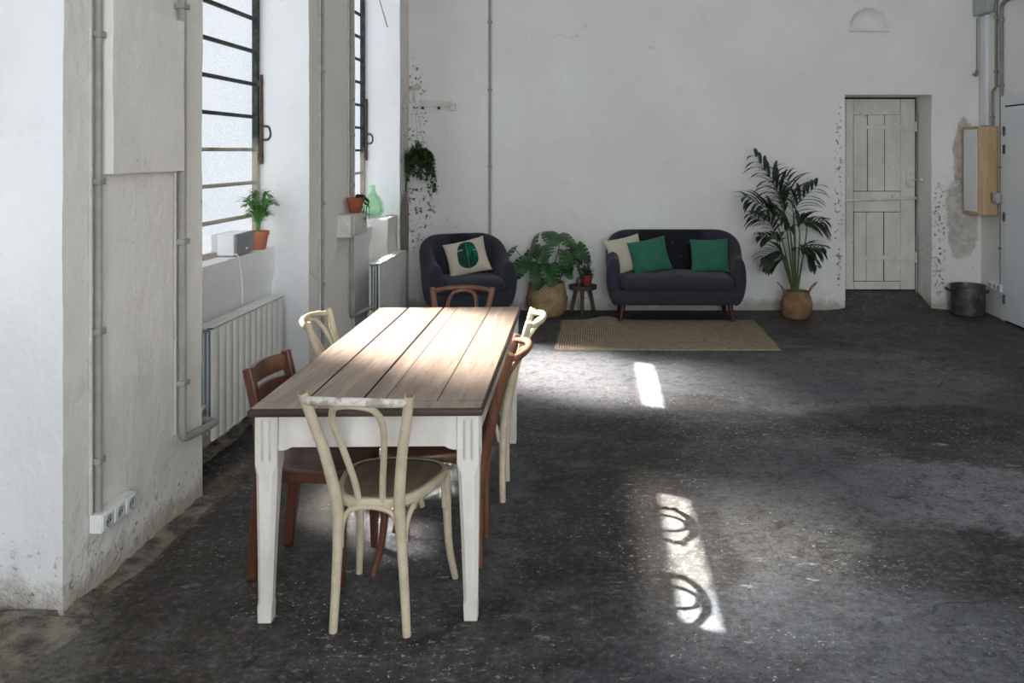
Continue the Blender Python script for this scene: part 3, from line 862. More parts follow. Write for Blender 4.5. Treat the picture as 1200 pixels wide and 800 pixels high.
mb = MB(); mb.box(XR - .03, XR - .001, 8.70, 8.86, 1.92, 3.05); mb.box(XR - .045, XR - .028, 8.70, 8.73, 1.92, 3.05)
tag(recenter(mb.build('cable_cover', m_newdoor, bevel=.004)), 'flat white board running up the far right corner above the cabinet', 'board')
mb = MB(); mb.box(XR - .09, XR - .001, 8.56, 8.89, 3.06, 3.5)
tag(recenter(mb.build('junction_box', m_greyplastic, bevel=.006)), 'grey box high in the far right corner', 'box')
mb = MB(); mb.box(XR - .09, XR - .036, 8.37, 8.45, 1.15, 1.25); mb.box(XR - .096, XR - .089, 8.39, 8.43, 1.17, 1.23)
tag(recenter(mb.build('light_switch', m_greyplastic, bevel=.005)), 'small grey switch on the conduit beside the pine cabinet', 'switch')
mb = MB(); mb.tube([V(3.955, YB - .01, 3.04), V(3.955, YB - .01, 2.50)] , .007, 8); mb.tube(cr([V(3.955, YB - .01, 2.50), V(3.945, YB - .02, 2.45), V(3.91, YB - .03, 2.46)], 5), .016, 8)
tag(recenter(mb.build('cable', m_conduit_dark)), 'short dark cable end poking from the back wall in the far right corner', 'cable')

# radiators
def radiator(label, x1, y0, y1, z0, z1, thick=.10, pitch=.083):
    root = thing('radiator', label, 'radiator', (x1 - thick / 2, (y0 + y1) / 2, z0))
    n = max(1, round((y1 - y0) / pitch)); p = (y1 - y0) / n
    b = MB()
    for k in range(n):
        a = y0 + k * p + .0018; c = y0 + (k + 1) * p - .0018
        prof = [(x1 - .012, a), (x1 - .002, a), (x1, a + .003), (x1, c - .003), (x1 - .002, c), (x1 - .012, c)]
        b.prism(prof, z0, z1 - .012)
    b.build('front_panel', m_rad, root, world=True)
    b = MB(); b.box(x1 - .014, x1 - .012, y0, y1, z0 + .003, z1 - .014); b.build('panel_joints', m_greyplastic, root, world=True, smooth=False)
    b = MB()
    b.box(x1 - .03, x1 - .002, y0, y1, z1 - .012, z1); b.box(x1 - thick, x1 - thick + .03, y0, y1, z1 - .012, z1)
    k = 0; y = y0
    while y < y1 - .01:
        b.box(x1 - thick, x1 - .002, y, min(y + .02, y1), z1 - .010, z1 - .001); y += .041
    b.build('top_grille', m_rad, root, world=True)
    b = MB()
    for xx in (.03, .052, .074):
        b.box(x1 - xx - .012, x1 - xx, y0 + .012, y1 - .012, z0 + .02, z1 - .03)
    b.build('heating_core', m_radcore, root, world=True, bevel=.004)
    b = MB(); b.box(x1 - thick, x1 - thick + .01, y0 + .01, y1 - .01, z0 + .01, z1 - .014); b.build('back_panel', m_rad, root, world=True)
    v = MB(); v.tube(cr([V(x1 - .06, y0 + .03, z0 + .17), V(x1 - .06, y0 - .04, z0 + .17), V(x1 - .065, y0 - .055, z0 + .15), V(x1 - .065, y0 - .055, z0 + .06)], 5), .014, 10)
    v.tube([V(x1 - .06, y0 - .075, z0 + .17), V(x1 - .06, y0 - .03, z0 + .17)], .024, 14)
    v.build('valve', m_rad, root, world=True)
    for y in (y0 + .2, y1 - .2):
        f = MB(); f.box(x1 - thick - .05, x1 - thick + .004, y - .02, y + .02, z0 + .1, z1 - .1); f.build('wall_mount', m_rad, root, world=True)
    return root
radiator('white slatted radiator under the near window, behind the walnut chair', -2.0, 4.44, 5.44, .145, .735)
radiator('white slatted radiator under the far window, beside the armchair', -1.80, 7.06, 8.05, .145, .725, .09)
# ------------------------------------------------------------------ the table
TX, TY, TR = -.826, 3.9325, R(1.17)
root = thing('dining_table', 'long farmhouse table with bleached plank top and chalky white tapered legs', 'table', (TX, TY, 0), TR)
TW, TL, TH = .80, 1.93, .76
b = MB()
edges = [-.40, -.235, -.036, .045, .235, .40]
rnd = random.Random(3)
y0, y1 = -TL / 2 + .085, TL / 2
for k in range(5):
    g_ = [0, .0035, .0035, .0006, .0012, 0]
    a, c = edges[k] + g_[k], edges[k + 1] - g_[k + 1]
    dz = rnd.uniform(-.0012, .0012)
    b.box(a, c, y0, y1, TH - .026 + dz, TH + dz, mi=0)
b.box(-TW / 2, TW / 2, -TL / 2, y0 - .002, TH - .026, TH, mi=0)
o = b.build('tabletop', [m_top, m_topedge], root, bevel=.003, seg=2)
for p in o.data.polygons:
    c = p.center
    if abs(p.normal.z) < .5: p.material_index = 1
b = MB(); b.box(-TW / 2 + .02, TW / 2 - .02, y0 - .01, TL / 2 - .02, TH - .020, TH - .012); b.build('board_joints', m_gap, root, smooth=False)  # added black filler sheet; its colour stands for shade in the gaps
b = MB()
def lip(s):
    prof = [(0, .0), (.010, .001), (.014, .006), (.014, .016), (.008, .022), (0, .0235)]
    return prof
hw, hl = TW / 2, TL / 2
ring = [(-hw, -hl), (hw, -hl), (hw, hl), (-hw, hl)]
for (q, zz) in (( .004, TH - .006), (.007, TH - .012), (.007, TH - .024), (.002, TH - .029), (-.02, TH - .029)):
    pass
def lipf(u, v):
    k = int(round(u * 4)) % 4
    o_, z = [(0, TH - .003), (.005, TH - .006), (.007, TH - .012), (.007, TH - .022), (.003, TH - .029), (-.03, TH - .029)][int(round(v * 5))]
    x, y = ring[k]
    return V(x + (o_ if x > 0 else -o_), y + (o_ if y > 0 else -o_), z)
b.grid(lambda u, v: lipf(u * 1.0, v), 4, 6, cu=True)
b.build('top_edge', m_topedge, root, angle=60)
lw = .078; ix, iy = TW / 2 - .048, TL / 2 - .060
b = MB(); zb, zt = .612, TH - .0255
def apron(mb, p, q, th):
    """board between legs with small curved drops at its ends"""
    d = (V(*q) - V(*p)); L = d.length; d.normalize(); nrm = V(-d.y, d.x)
    pts = [(0, zt), (L, zt), (L, zb - .012), (L - .015, zb - .012), (L - .03, zb - .008), (L - .045, zb), (.045, zb), (.03, zb - .008), (.015, zb - .012), (0, zb - .012)]
    M = Matrix(((d.x, 0, nrm.x, p[0]), (d.y, 0, nrm.y, p[1]), (0, 1, 0, 0), (0, 0, 0, 1)))
    mb.prism(pts, -th / 2, th / 2, M=M)
f = lw / 2
for name, p, q in (('apron', (-ix + f, -iy - .012), (ix - f, -iy - .012)), ('apron', (ix - f, iy + .012), (-ix + f, iy + .012)),
                   ('apron', (-ix - .012, iy - f), (-ix - .012, -iy + f)), ('apron', (ix + .012, -iy + f), (ix + .012, iy - f))):
    b = MB(); apron(b, p, q, .024); b.build('apron', m_tpaint, root, bevel=.002)
def leg(sx, sy):
    b = MB()
    zk = .555
    h = lw / 2
    # octagonal-ish section: chamfer grows below the block
    def sec(z, w, ch):
        a = w / 2
        return [V(sx * ix + x, sy * iy + y, z) for x, y in ((-a + ch, -a), (a - ch, -a), (a, -a + ch), (a, a - ch), (a - ch, a), (-a + ch, a), (-a, a - ch), (-a, -a + ch))]
    secs = [(zt, lw, .003), (zk, lw, .003), (zk - .035, .074, .014), (.30, .061, .013), (.075, .050, .012), (.055, .050, .003), (0, .047, .003)]
    vs = [];
    for z, w, ch in secs: vs += sec(z, w, ch)
    # keep the outer faces plumb: the taper is taken off the inner sides
    out = []
    for i, v in enumerate(vs):
        w = secs[i // 8][1]
        out.append(V(v.x + sx * (lw - w) / 2 * .55, v.y + sy * (lw - w) / 2 * .55, v.z))
    n = len(secs)
    fs = [(i * 8 + k, i * 8 + (k + 1) % 8, (i + 1) * 8 + (k + 1) % 8, (i + 1) * 8 + k) for i in range(n - 1) for k in range(8)]
    fs += [tuple(range(8)), tuple(range((n - 1) * 8, n * 8))]
    b.add(out, fs)
    L = b.build('leg', m_tpaint, root, angle=25)
    # flutes: slim raised strips; darker paint puts the groove shade into the colour
    g = MB()
    for nx, ny in ((0, sy), (sx, 0)):
        for k in (-.012, .014):
            c0 = V(sx * ix + nx * (h + .0005) + (k if ny else 0), sy * iy + ny * (h + .0005) + (k if nx else 0), 0)
            g.tube([c0 + V(0, 0, zk + .012), c0 + V(0, 0, zk + .022), c0 + V(0, 0, zt - .03), c0 + V(0, 0, zt - .02)], [.001, .0042, .0042, .001], 8,
                   sx=1, sy=1)
    g.build('flute', m_flute, L)
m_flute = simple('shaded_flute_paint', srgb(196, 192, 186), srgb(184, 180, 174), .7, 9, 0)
for sx in (-1, 1):
    for sy in (-1, 1): leg(sx, sy)

# ------------------------------------------------------------------ bentwood chairs
def bentwood(label, loc, rz, wood_, top_, seat_, hs=1.0, group='bentwood chairs round the table', cut=None):
    root = thing('bentwood_chair', label, 'chair', (loc[0], loc[1], 0), rz, group)
    SZ = .465
    # seat ring
    def outline(t):
        a = 2 * PI * t
        x, y = math.cos(a), math.sin(a)
        k = (abs(x) ** 3.0 + abs(y) ** 3.0) ** (-1 / 3.0)
        x *= k; y *= k
        w = lerp(.150, .198, sstep(-1, .7, y))
        return V(x * w, y * .205 - .005, 0)
    b = MB(); prof = [(-.028, -.018), (-.003, -.018), (0, -.014), (0, .012), (-.004, .016), (-.018, .016), (-.028, .008)]
    N = 48
    vs = []; 
    for i in range(N):
        p = outline(i / N); d = (outline((i + 1) / N) - outline((i - 1) / N)).normalized(); nr = V(d.y, -d.x, 0)
        for (o_, z) in prof: vs.append(p + nr * o_ + V(0, 0, SZ - .018 + z))
    m = len(prof)
    b.add(vs, [(i * m + k, i * m + (k + 1) % m, ((i + 1) % N) * m + (k + 1) % m, ((i + 1) % N) * m + k) for i in range(N) for k in range(m)])
    b.build('seat_frame', wood_, root, angle=50)
    b = MB(); rings = [1.0, .9, .6, .3, .02]; vs = []
    for r in rings:
        for i in range(N):
            p = outline(i / N); vs.append(V(p.x * r * .91, (p.y + .005) * r * .91 - .005, SZ - .003 - .007 * (1 - r ** 2)))
    b.add(vs, [(j * N + i, j * N + (i + 1) % N, (j + 1) * N + (i + 1) % N, (j + 1) * N + i) for j in range(len(rings) - 1) for i in range(N)] + [tuple(range((len(rings) - 1) * N, len(rings) * N))])
    o = b.build('seat', seat_, root)
    sd = o.modifiers.new('Solidify', 'SOLIDIFY'); sd.thickness = .006; sd.offset = -1
    for s in (-1, 1):
        P = cr([(s * .130, -.205, 0), (s * .121, -.203, .16), (s * .112, -.207, .33), (s * .110, -.224, .46), (s * .134, -.268, .64), (s * .160, -.304, .76 * hs), (s * .180, -.334, .857 * hs)], 6)
        b = MB(); b.tube(P, [.0145, .016, .018, .020, .0185, .0175, .0165], 12)
        L = b.build('rear_leg', wood_, root)
        e = MB(); d = (P[-1] - P[-2]).normalized(); e.tube([P[-1] - d * .001, P[-1] + d * .0015], .0135, 12); e.build('cut_end', m_endgrain, L)
        b = MB(); b.tube(cr([(s * .168, .155, .44), (s * .170, .158, .30), (s * .176, .168, .14), (s * .192, .200, 0)], 6), [.018, .017, .0145, .0125], 12)
        b.build('front_leg', wood_, root)
        # side brace from front leg over to the rear leg
        b = MB(); b.tube(cr([(s * .165, .135, .30), (s * .164, .128, .37), (s * .158, .08, .425), (s * .146, 0, .436), (s * .130, -.10, .425), (s * .118, -.165, .37), (s * .115, -.188, .28)], 6), .0095, 8)
        b.build('side_brace', wood_, root)
    b = MB(); b.tube(cr([(-.104, -.200, .29), (-.100, -.202, .36), (-.078, -.205, .415), (-.03, -.208, .435), (.03, -.208, .435), (.078, -.205, .415), (.100, -.202, .36), (.104, -.200, .29)], 6), .0095, 8)
    b.build('rear_brace', wood_, root)
    # top rail bowed backwards
    zt_ = .838 * hs
    b = MB(); b.tube(cr([(-.168, -.328, zt_ - .004), (-.150, -.355, zt_), (-.09, -.384, zt_ + .008), (0, -.394, zt_ + .011), (.09, -.384, zt_ + .008), (.150, -.355, zt_), (.168, -.328, zt_ - .004)], 7), [.012, .0145, .015, .015, .015, .0145, .012], 12)
    b.build('top_rail', top_, root)
    # inner hoop
    P = cr([(-.042, -.196, .448), (-.050, -.218, .53), (-.072, -.268, .66), (-.084, -.316, .755 * hs), (-.068, -.356, .812 * hs), (-.026, -.380, .832 * hs), (.026, -.380, .832 * hs), (.068, -.356, .812 * hs), (.084, -.316, .755 * hs), (.072, -.268, .66), (.050, -.218, .53), (.042, -.196, .448)], 6)
    b = MB(); b.tube(P, .0115, 10); b.build('back_hoop', wood_, root)
    return root
bentwood('cream bentwood chair at the near end of the table, seen from behind', (-.76, 3.126), R(-5.3), m_cream, m_creamtop, m_seatgrey)
bentwood('brown bentwood chair on the window-less long side of the table, nearer the camera', (-.677, 3.52), R(91.2), m_brown, m_brown, m_brownseat)
bentwood('cream bentwood chair beyond the brown one on the window-less side of the table', (-.655, 4.15), R(91.5), m_cream, m_cream, m_seatgrey)
bentwood('cream bentwood chair on the window side of the table, beyond the walnut chair', (-1.02, 4.15), R(-88), m_cream, m_cream, m_seatgrey)
bentwood('brown bentwood chair at the far end of the table, in front of the armchair', (-.80, 4.735), R(180), m_brown, m_brown, m_brownseat, hs=.985)

# ladder-back chair on the window side
root = thing('ladder_back_chair', 'walnut ladder-back chair on the window side of the table by the near radiator', 'chair', (-1.108, 3.422, 0), R(-96.4))
SZ = .45
for s in (-1, 1):
    b = MB(); P = cr([(s * .150, -.212, 0), (s * .150, -.196, .15), (s * .150, -.178, .33), (s * .150, -.172, .46), (s * .151, -.184, .62), (s * .153, -.226, .815)], 6)
    b.tube(P, [.0165, .019, .021, .021, .019, .0165], square=True, up=(1, 0, 0), sx=.85, sy=1.1)
    b.build('rear_leg', m_dark, root, bevel=.006)
    b = MB(); b.tube(cr([(s * .165, .155, .435), (s * .166, .155, .25), (s * .168, .157, 0)], 5), [.018, .017, .0125], square=True, up=(1, 0, 0))
    b.build('front_leg', m_dark, root, bevel=.004)
    b = MB(); b.tube(cr([(s * .155, .14, .34), (s * .155, .10, .395), (s * .154, .02, .412), (s * .152, -.08, .405), (s * .151, -.15, .36)], 5), .010, 8)
    b.build('side_brace', m_dark, root)
for z0, z1, y in ((.742, .803, -.214), (.660, .716, -.196)):
    b = MB()
    def sl(u, v):
        x = lerp(-.148, .148, u); bow = -.022 * (1 - (2 * u - 1) ** 2)
        sec = [(-.009, z0), (.009, z0), (.009, z1), (-.009, z1)]
        yy, z = sec[int(round(v * 4)) % 4]
        return V(x, y + yy + bow + (z - z0) * -.18, z + (.010 * (1 - (2 * u - 1) ** 2) if z == z1 else 0))
    vs = [sl(i / 14, k / 4) for i in range(15) for k in range(4)]
    b.add(vs, [(i * 4 + k, i * 4 + (k + 1) % 4, (i + 1) * 4 + (k + 1) % 4, (i + 1) * 4 + k) for i in range(14) for k in range(4)] + [(0, 1, 2, 3), (56, 57, 58, 59)])
    b.build('back_slat', m_dark, root, bevel=.003)
def spts(w, d, y0_, k=4.0, n=40, z=0, narrow=.9):
    out = []
    for i in range(n):
        a = 2 * PI * i / n; x, y = math.cos(a), math.sin(a); q = (abs(x) ** k + abs(y) ** k) ** (-1 / k); x *= q; y *= q
        out.append((x * w * lerp(narrow, 1, (y + 1) / 2), y * d + y0_))
    return out
b = MB(); b.prism(spts(.205, .205, .005), SZ - .016, SZ); b.build('seat', m_darkseat, root, bevel=.004)
b = MB()
b.box(-.165, .165, .135, .160, SZ - .062, SZ - .017); b.box(-.15, .15, -.185, -.162, SZ - .062, SZ - .017)
for s in (-1, 1): b.box(min(s * .150, s * .170), max(s * .150, s * .170), -.17, .15, SZ - .062, SZ - .017)
b.build('seat_rail', m_dark, root, bevel=.004)

# ------------------------------------------------------------------ sofa and armchair
def upholstered(name, label, cat, loc, rz, W, D, hb, ha, seats, buttons):
    root = thing(name, label, cat, loc, rz)
    zb = .16
    hw, hd = W / 2, D / 2
    # plan centre line of the arms and back (front is -y)
    rc = .20; th = .135
    pw, py = hw - .085, hd - .10
    pts = []
    for y in [-hd + .045 + i * .055 for i in range(int((py - rc + hd - .045) / .055) + 1)]: pts.append((-pw, y))
    for i in range(1, 9): a = PI - PI / 2 * i / 8; pts.append((-pw + rc + rc * math.cos(a), py - rc + rc * math.sin(a)))
    nb = max(6, int((2 * pw - 2 * rc) / .07))
    for i in range(1, nb): pts.append((-pw + rc + (2 * pw - 2 * rc) * i / nb, py))
    pts = pts + [(-x, y) for x, y in reversed(pts) if True]
    q = [pts[0]]
    for p in pts[1:]:
        if math.hypot(p[0] - q[-1][0], p[1] - q[-1][1]) > .012: q.append(p)
    pts = q; n = len(pts)
    cum = [0]
    for i in range(1, n): cum.append(cum[-1] + math.hypot(pts[i][0] - pts[i - 1][0], pts[i][1] - pts[i - 1][1]))
    tot = cum[-1]
    La = (py - rc) + hd - .045       # length of an arm before the corner
    # closed section: d outward, z as fraction
    b = MB(); vs = []
    secn = None
    for i in range(n):
        s = min(cum[i], tot - cum[i])
        k = sstep(La * .30, La + rc * 1.35, s)
        h = lerp(ha, hb, k) + .010 * math.sin(PI * min(s / La, 1))
        a = pts[max(i - 1, 0)]; c = pts[min(i + 1, n - 1)]
        t = V(c[0] - a[0], c[1] - a[1], 0).normalized(); nr = V(-t.y, t.x, 0)   # outward on the left-first path
        cen = V(pts[i][0], pts[i][1], 0)
        if nr.dot(cen) < 0: nr = -nr
        lean = .05 * k
        cap = min(1.0, (s + .012) / .055)         # rounded arm fronts
        cs = math.sin(min(1, cap) * PI / 2)
        bulge = lerp(1, .75, k)
        sec = [(-.02, zb), (.020, zb + .018), (.055 * bulge, .25), (.079 * bulge, .36), (.080 * bulge, .46), (.070, h - .10), (.058, h - .045), (.034, h - .012), (0, h), (-.032, h - .012), (-.052, h - .045), (-.058, h - .12), (-.062, .40), (-.062, .30), (-.05, zb)]
        fz = (h + zb) / 2
        secn = len(sec)
        for d, z in sec:
            zr = (z - zb) / max(hb - zb, .1)
            off = nr * (d * lerp(.45, 1, cs) + lean * max(0, z - .4) / .4)
            ins = (1 - cs) * (.035 if z > h - .06 or z < zb + .05 else .0)
            sgn = 1 if z < fz else -1
            vs.append(cen + off + V(0, 0, z + sgn * ins))
    fs = []
    for i in range(n - 1):
        for k in range(secn):
            fs.append((i * secn + k, i * secn + (k + 1) % secn, (i + 1) * secn + (k + 1) % secn, (i + 1) * secn + k))
    fs.append(tuple(range(secn))); fs.append(tuple(range((n - 1) * secn, n * secn)))
    b.add(vs, fs)
    b.build('shell', m_sofa, root, angle=80, subd=1)
    # front rail and base
    iw = pw - .03
    def rail(u, v):
        x = lerp(-iw - .055, iw + .055, u)
        e = min(1, (1 - abs(2 * u - 1)) * 2 * iw / .16)
        zlo = zb + .075 * (1 - math.sqrt(max(0, 1 - (1 - e) ** 2)))
        sec = [(-hd + .075, .33), (-hd + .035, .32), (-hd + .025, .28), (-hd + .032, zlo + .03), (-hd + .06, zlo + .004), (hd - .12, zlo)]
        y, z = sec[int(round(v * 5))]
        return V(x, y, z)
    b = MB(); b.grid(rail, 31, 6); b.build('front_rail', m_sofa, root, angle=70, subd=1)
    # seat cushion
    b = MB(); sw = pw - .060; sd0, sd1 = -hd + .0, hd - .15; z0, z1 = .315, .455
    def cush(u, v):
        a = 2 * PI * v
        k = 6.0
        y_, z_ = math.cos(a), math.sin(a)
        q_ = (abs(y_) ** 3.2 + abs(z_) ** 3.2) ** (-1 / 3.2)
        e = 1 - abs(2 * u - 1) ** 14
        e = max(e, 0) ** .33
        x = lerp(-sw, sw, u)
        crown = .018 * (1 - (2 * u - 1) ** 2)
        return V(x, (sd0 + sd1) / 2 + y_ * q_ * (sd1 - sd0) / 2 * lerp(.93, 1, e), (z0 + z1) / 2 + z_ * q_ * (z1 - z0) / 2 * lerp(.62, 1, e) + (crown if z_ > 0 else 0))
    b.grid(cush, 33, 28, cv=True)
    b.add([cush(0, k / 28) for k in range(28)], [tuple(range(28))]); b.add([cush(1, k / 28) for k in range(28)], [tuple(range(28))])
    o = b.build('seat_cushion', m_sofa, root, angle=80)
    if seats == 2:
        s_ = MB(); s_.tube([V(0, -hd + .03, z1 + .016), V(0, hd - .2, z1 + .0175)], .003, 6); s_.build('seam', m_sofa, o)
    # buttons on the back
    yb = py - .066
    for r_, (zz, cnt) in enumerate(buttons):
        for k in range(cnt):
            x = (k - (cnt - 1) / 2) * .165
            b = MB(); b.lathe([(.020, 0), (.016, .007), (0, .010)], 10, M=Matrix.Translation((x, yb + .05 * max(0, zz - .4) / .4 * 1.0 + .004, zz)) @ Matrix.Rotation(PI / 2, 4, 'X')); b.build('button', m_sofa, root)

    for sx in (-1, 1):
        for sy in (-1, 1):
            b = MB(); x, y = sx * (hw - .175), sy * (hd - .13)
            b.tube([V(x, y, zb + .05), V(x + sx * .035, y + sy * .03, .0115 if (name == 'sofa' and sy < 0) else 0)], [.032, .019], 12)
            b.build('leg', m_sofaleg, root)
    return root
upholstered('sofa', 'dark slate two-seat sofa with tufted back on dark splayed legs', 'sofa', (.765, 8.50, 0), 0, 1.37, .74, .855, .625, 2, ((.72, 7), (.585, 6)))
upholstered('armchair', 'dark slate tub armchair in the corner with a leaf-print cushion', 'armchair', (-1.27, 8.28, 0), R(23), .87, .76, .835, .60, 1, ((.70, 3), (.585, 2)))

def cushion(label, loc, rot, w, h, t, mat, name='cushion', group=None, leaf=False, seed=0):
    b = MB()
    def f(u, v, side):
        a, c = 2 * u - 1, 2 * v - 1
        x = w / 2 * a * (1 - .085 * (1 - c * c)); z = h / 2 * c * (1 - .085 * (1 - a * a))
        th = t / 2 * max(0, (1 - abs(a) ** 2.6) * (1 - abs(c) ** 2.6)) ** .55
        wr = .015 * noise.noise(V(a * 2.2 + seed, c * 2.2, 1)) + .009 * math.sin(9 * (a + .4 * c) + 4 * noise.noise(V(a, c, seed))) * (1 - c) * .5
        return V(x, side * (th + wr * min(1, th / (t * .2))), z)
    N = 25
    b.grid(lambda u, v: f(u, v, -1), N, N); b.grid(lambda u, v: f(u, v, 1), N, N)
    o = b.build(name, mat, None, angle=75, subd=1)
    o.location = loc; o.rotation_euler = Euler(rot)
    tag(o, label, 'cushion', group)
    if leaf:
        def leafpt(a, s):     # a along the rib 0..1, s -1..1 across
            wid = .26 * max(0, 1 - abs(2 * a - 1) ** 2.6) ** .5 * (1.08 - .22 * a)
            nx = .50 + .03 * a + s * wid
            nz = .10 + .84 * a
            return nx, nz
        def proj(u, v, k=.0012):
            p = f(u, v, -1); return V(p.x, p.y - k, p.z)
        g = MB()
        # blade halves, with three slits
        for s in (-1, 1):
            def half(u, v):
                s_ = s * v
                nx, nz = leafpt(u, s_)
                return proj(nx + .0, nz + .05 * v * (1 - u) - .03 * v)
            na, nv = 60, 8
            vs = [half(i / na, j / nv) for i in range(na + 1) for j in range(nv + 1)]
            fs = []
            for i in range(na):
                for j in range(nv):
                    slit = (s < 0 and 40 <= i <= 41 and j >= 3 + (i - 40)) or (s > 0 and i == 36 and j >= 5)
                    if not slit: fs.append((i * (nv + 1) + j, (i + 1) * (nv + 1) + j, (i + 1) * (nv + 1) + j + 1, i * (nv + 1) + j + 1))
            g.add(vs, fs, 0 if s > 0 else 1)
        L = g.build('leaf_print', [m_print, m_print_dark], o, weld=True)
        r = MB(); r.tube([proj(*leafpt(k / 12, 0), .002) for k in range(12)], .0022, 6)
        r.tube([proj(.505, .03, .002), proj(.5, .08, .002), proj(.5, .13, .002)], .0025, 6)
        r.build('leaf_rib', m_vein, L)
    return o
cushion('cream cushion leaning in the corner of the sofa behind a green one', (.285, 8.50, .628), (R(-20), R(-9), R(24)), .40, .38, .12, m_linen, seed=1)
cushion('emerald cushion tilted against the cream cushion on the sofa', (.515, 8.43, .625), (R(-22), R(-11), R(6)), .40, .36, .13, m_green, seed=2, group='emerald cushions on the sofa')
cushion('emerald cushion alone at the arm of the sofa nearest the palm', (1.115, 8.47, .622), (R(-20), R(-2), R(-4)), .40, .355, .13, m_green, seed=3, group='emerald cushions on the sofa')
cushion('cream cushion printed with one big green leaf, on the armchair', (-1.262, 8.27, .63), (R(-30), R(-12), R(14)), .42, .38, .13, m_linen, seed=4, leaf=True)

# ------------------------------------------------------------------ rug
mb = MB()
def rug(u, v):
    x = lerp(-.94, .94, u); y = lerp(-.63, .63, v)
    wob = .008 * noise.noise(V(x * 3, y * 3, 0))
    curl = .035 * math.exp(-((x + .50) / .14) ** 2) * sstep(.40, .63, y)
    return V(x + .012 * noise.noise(V(0, y * 2.5, 4)) * abs(u * 2 - 1), y + .014 * noise.noise(V(x * 2.5, 0, 2)) * abs(2 * v - 1) + curl * .3, .011 + curl + wob * .12)
mb.grid(rug, 90, 60)
o = mb.build('jute_rug', m_rug); o.location = (.59, 7.715, 0)
sd = o.modifiers.new('Solidify', 'SOLIDIFY'); sd.thickness = .010; sd.offset = -1
tag(o, 'rectangular braided jute rug in front of the sofa', 'rug')
# ------------------------------------------------------------------ plants
def blade(mb, base, d, up, L, W, bend=.4, segs=7, taper=1.0, fold=.15, mi=None, shape=None):
    """a leaf blade growing from base along d, drooping against up"""
    d = d.normalized(); side = d.cross(up)
    side = side.normalized() if side.length > 1e-4 else d.orthogonal().normalized()
    vs = []; p = base.copy(); dd = d.copy()
    for i in range(segs + 1):
        t = i / segs
        w = W * ((shape(t)) if shape else (math.sin(PI * min(1, .08 + t * .92)) ** .7) * (1 - .15 * t))
        nrm = side.cross(dd).normalized()
        vs += [p - side * w / 2 + nrm * fold * w * .5, p - nrm * 0, p + side * w / 2 + nrm * fold * w * .5]
        p = p + dd * (L / segs); dd = (dd - up * (bend / segs)).normalized()
    mb.add(vs, [f for i in range(segs) for f in ((i * 3, i * 3 + 1, i * 3 + 4, i * 3 + 3), (i * 3 + 1, i * 3 + 2, i * 3 + 5, i * 3 + 4))], mi)

def belly_basket(root, mat, R0, H, rim, band):
    """seagrass belly basket with a folded band"""
    prof = [(0, .0), (R0 * .72, 0), (R0 * .84, H * .06), (R0 * .95, H * .22), (R0 * .985, H * .40), (R0 * 1.0, band - .012), (R0 * 1.03, band), (R0 * 1.0, band + .012), (R0 * .955, band + .03),
            (R0 * .91, lerp(band, H, .55)), (rim, H - .012), (rim * 1.02, H), (rim * .97, H + .004), (rim * .94, H - .01), (rim * .93, H - .08), (0, H - .08)]
    b = MB(); b.lathe(prof, 64, wob=lambda a, z: .012 * math.sin(3 * a + z * 9) + .004 * math.sin(31 * a))
    return b.build('basket', mat, root, angle=60)
# monstera
root = thing('potted_monstera', 'bushy monstera in a pale woven belly basket between armchair and stool', 'plant', (-.51, 8.635, 0))
belly_basket(root, m_basket, .208, .335, .178, .175)
b = MB(); b.lathe([(0, .275), (.10, .28), (.168, .268)], 24); b.build('soil', m_soil, root)
def monstera_leaf(mb, base, d, L, roll, droop=.5):
    d = d.normalized(); up = V(0, 0, 1)
    side = d.cross(up).normalized(); nrm = side.cross(d).normalized()
    q = Matrix.Rotation(roll, 3, d); side = q @ side; nrm = q @ nrm
    W = L * .95
    def pt(t, s):
        w = W / 2 * (math.sin(PI * (t * .86 + .10)) ** .62) * (1 - .30 * t)
        y = t * L + abs(s) * (-.16 * L * (1 - t) + .05 * L * t)
        x = s * w
        z = -droop * (t ** 1.8) * L * .5 - .22 * abs(s) ** 1.6 * w + .02 * math.sin(9 * t) * abs(s) * L
        return base + d * y + side * x + nrm * z
    nl = 6
    for sg in (-1, 1):
        for k in range(nl):
            t0, t1 = k / nl, (k + 1) / nl
            gap = .016 if k in (2, 3) else 0.0
            rows = 4; vs = []
            for i in range(rows + 1):
                for j, s in enumerate((0, .33, .66, 1.0)):
                    g = gap * sstep(.25, .6, s)
                    t = lerp(t0 + g, t1 - g, i / rows)
                    if s == 1.0: t = lerp(t, (t0 + t1) / 2, .22)
                    vs.append(pt(t, sg * s))
            mb.add(vs, [(i * 4 + j, i * 4 + j + 1, (i + 1) * 4 + j + 1, (i + 1) * 4 + j) for i in range(rows) for j in range(3)])
st, fo = MB(), MB()
rn = random.Random(5)
spots = [(-.36, -.12, .70, .30), (-.20, -.18, .58, .32), (-.02, -.20, .72, .34), (.05, -.22, .54, .33), (.22, -.14, .66, .32), (.34, -.06, .72, .30), (.33, -.10, .54, .22), (-.16, -.04, .80, .32), (.04, .02, .84, .32), (.18, .0, .82, .30),
         (-.26, -.14, .52, .26), (-.08, -.20, .54, .28), (.20, -.16, .52, .26), (-.06, -.22, .42, .22), (.27, .06, .66, .26), (-.12, .08, .68, .28)]
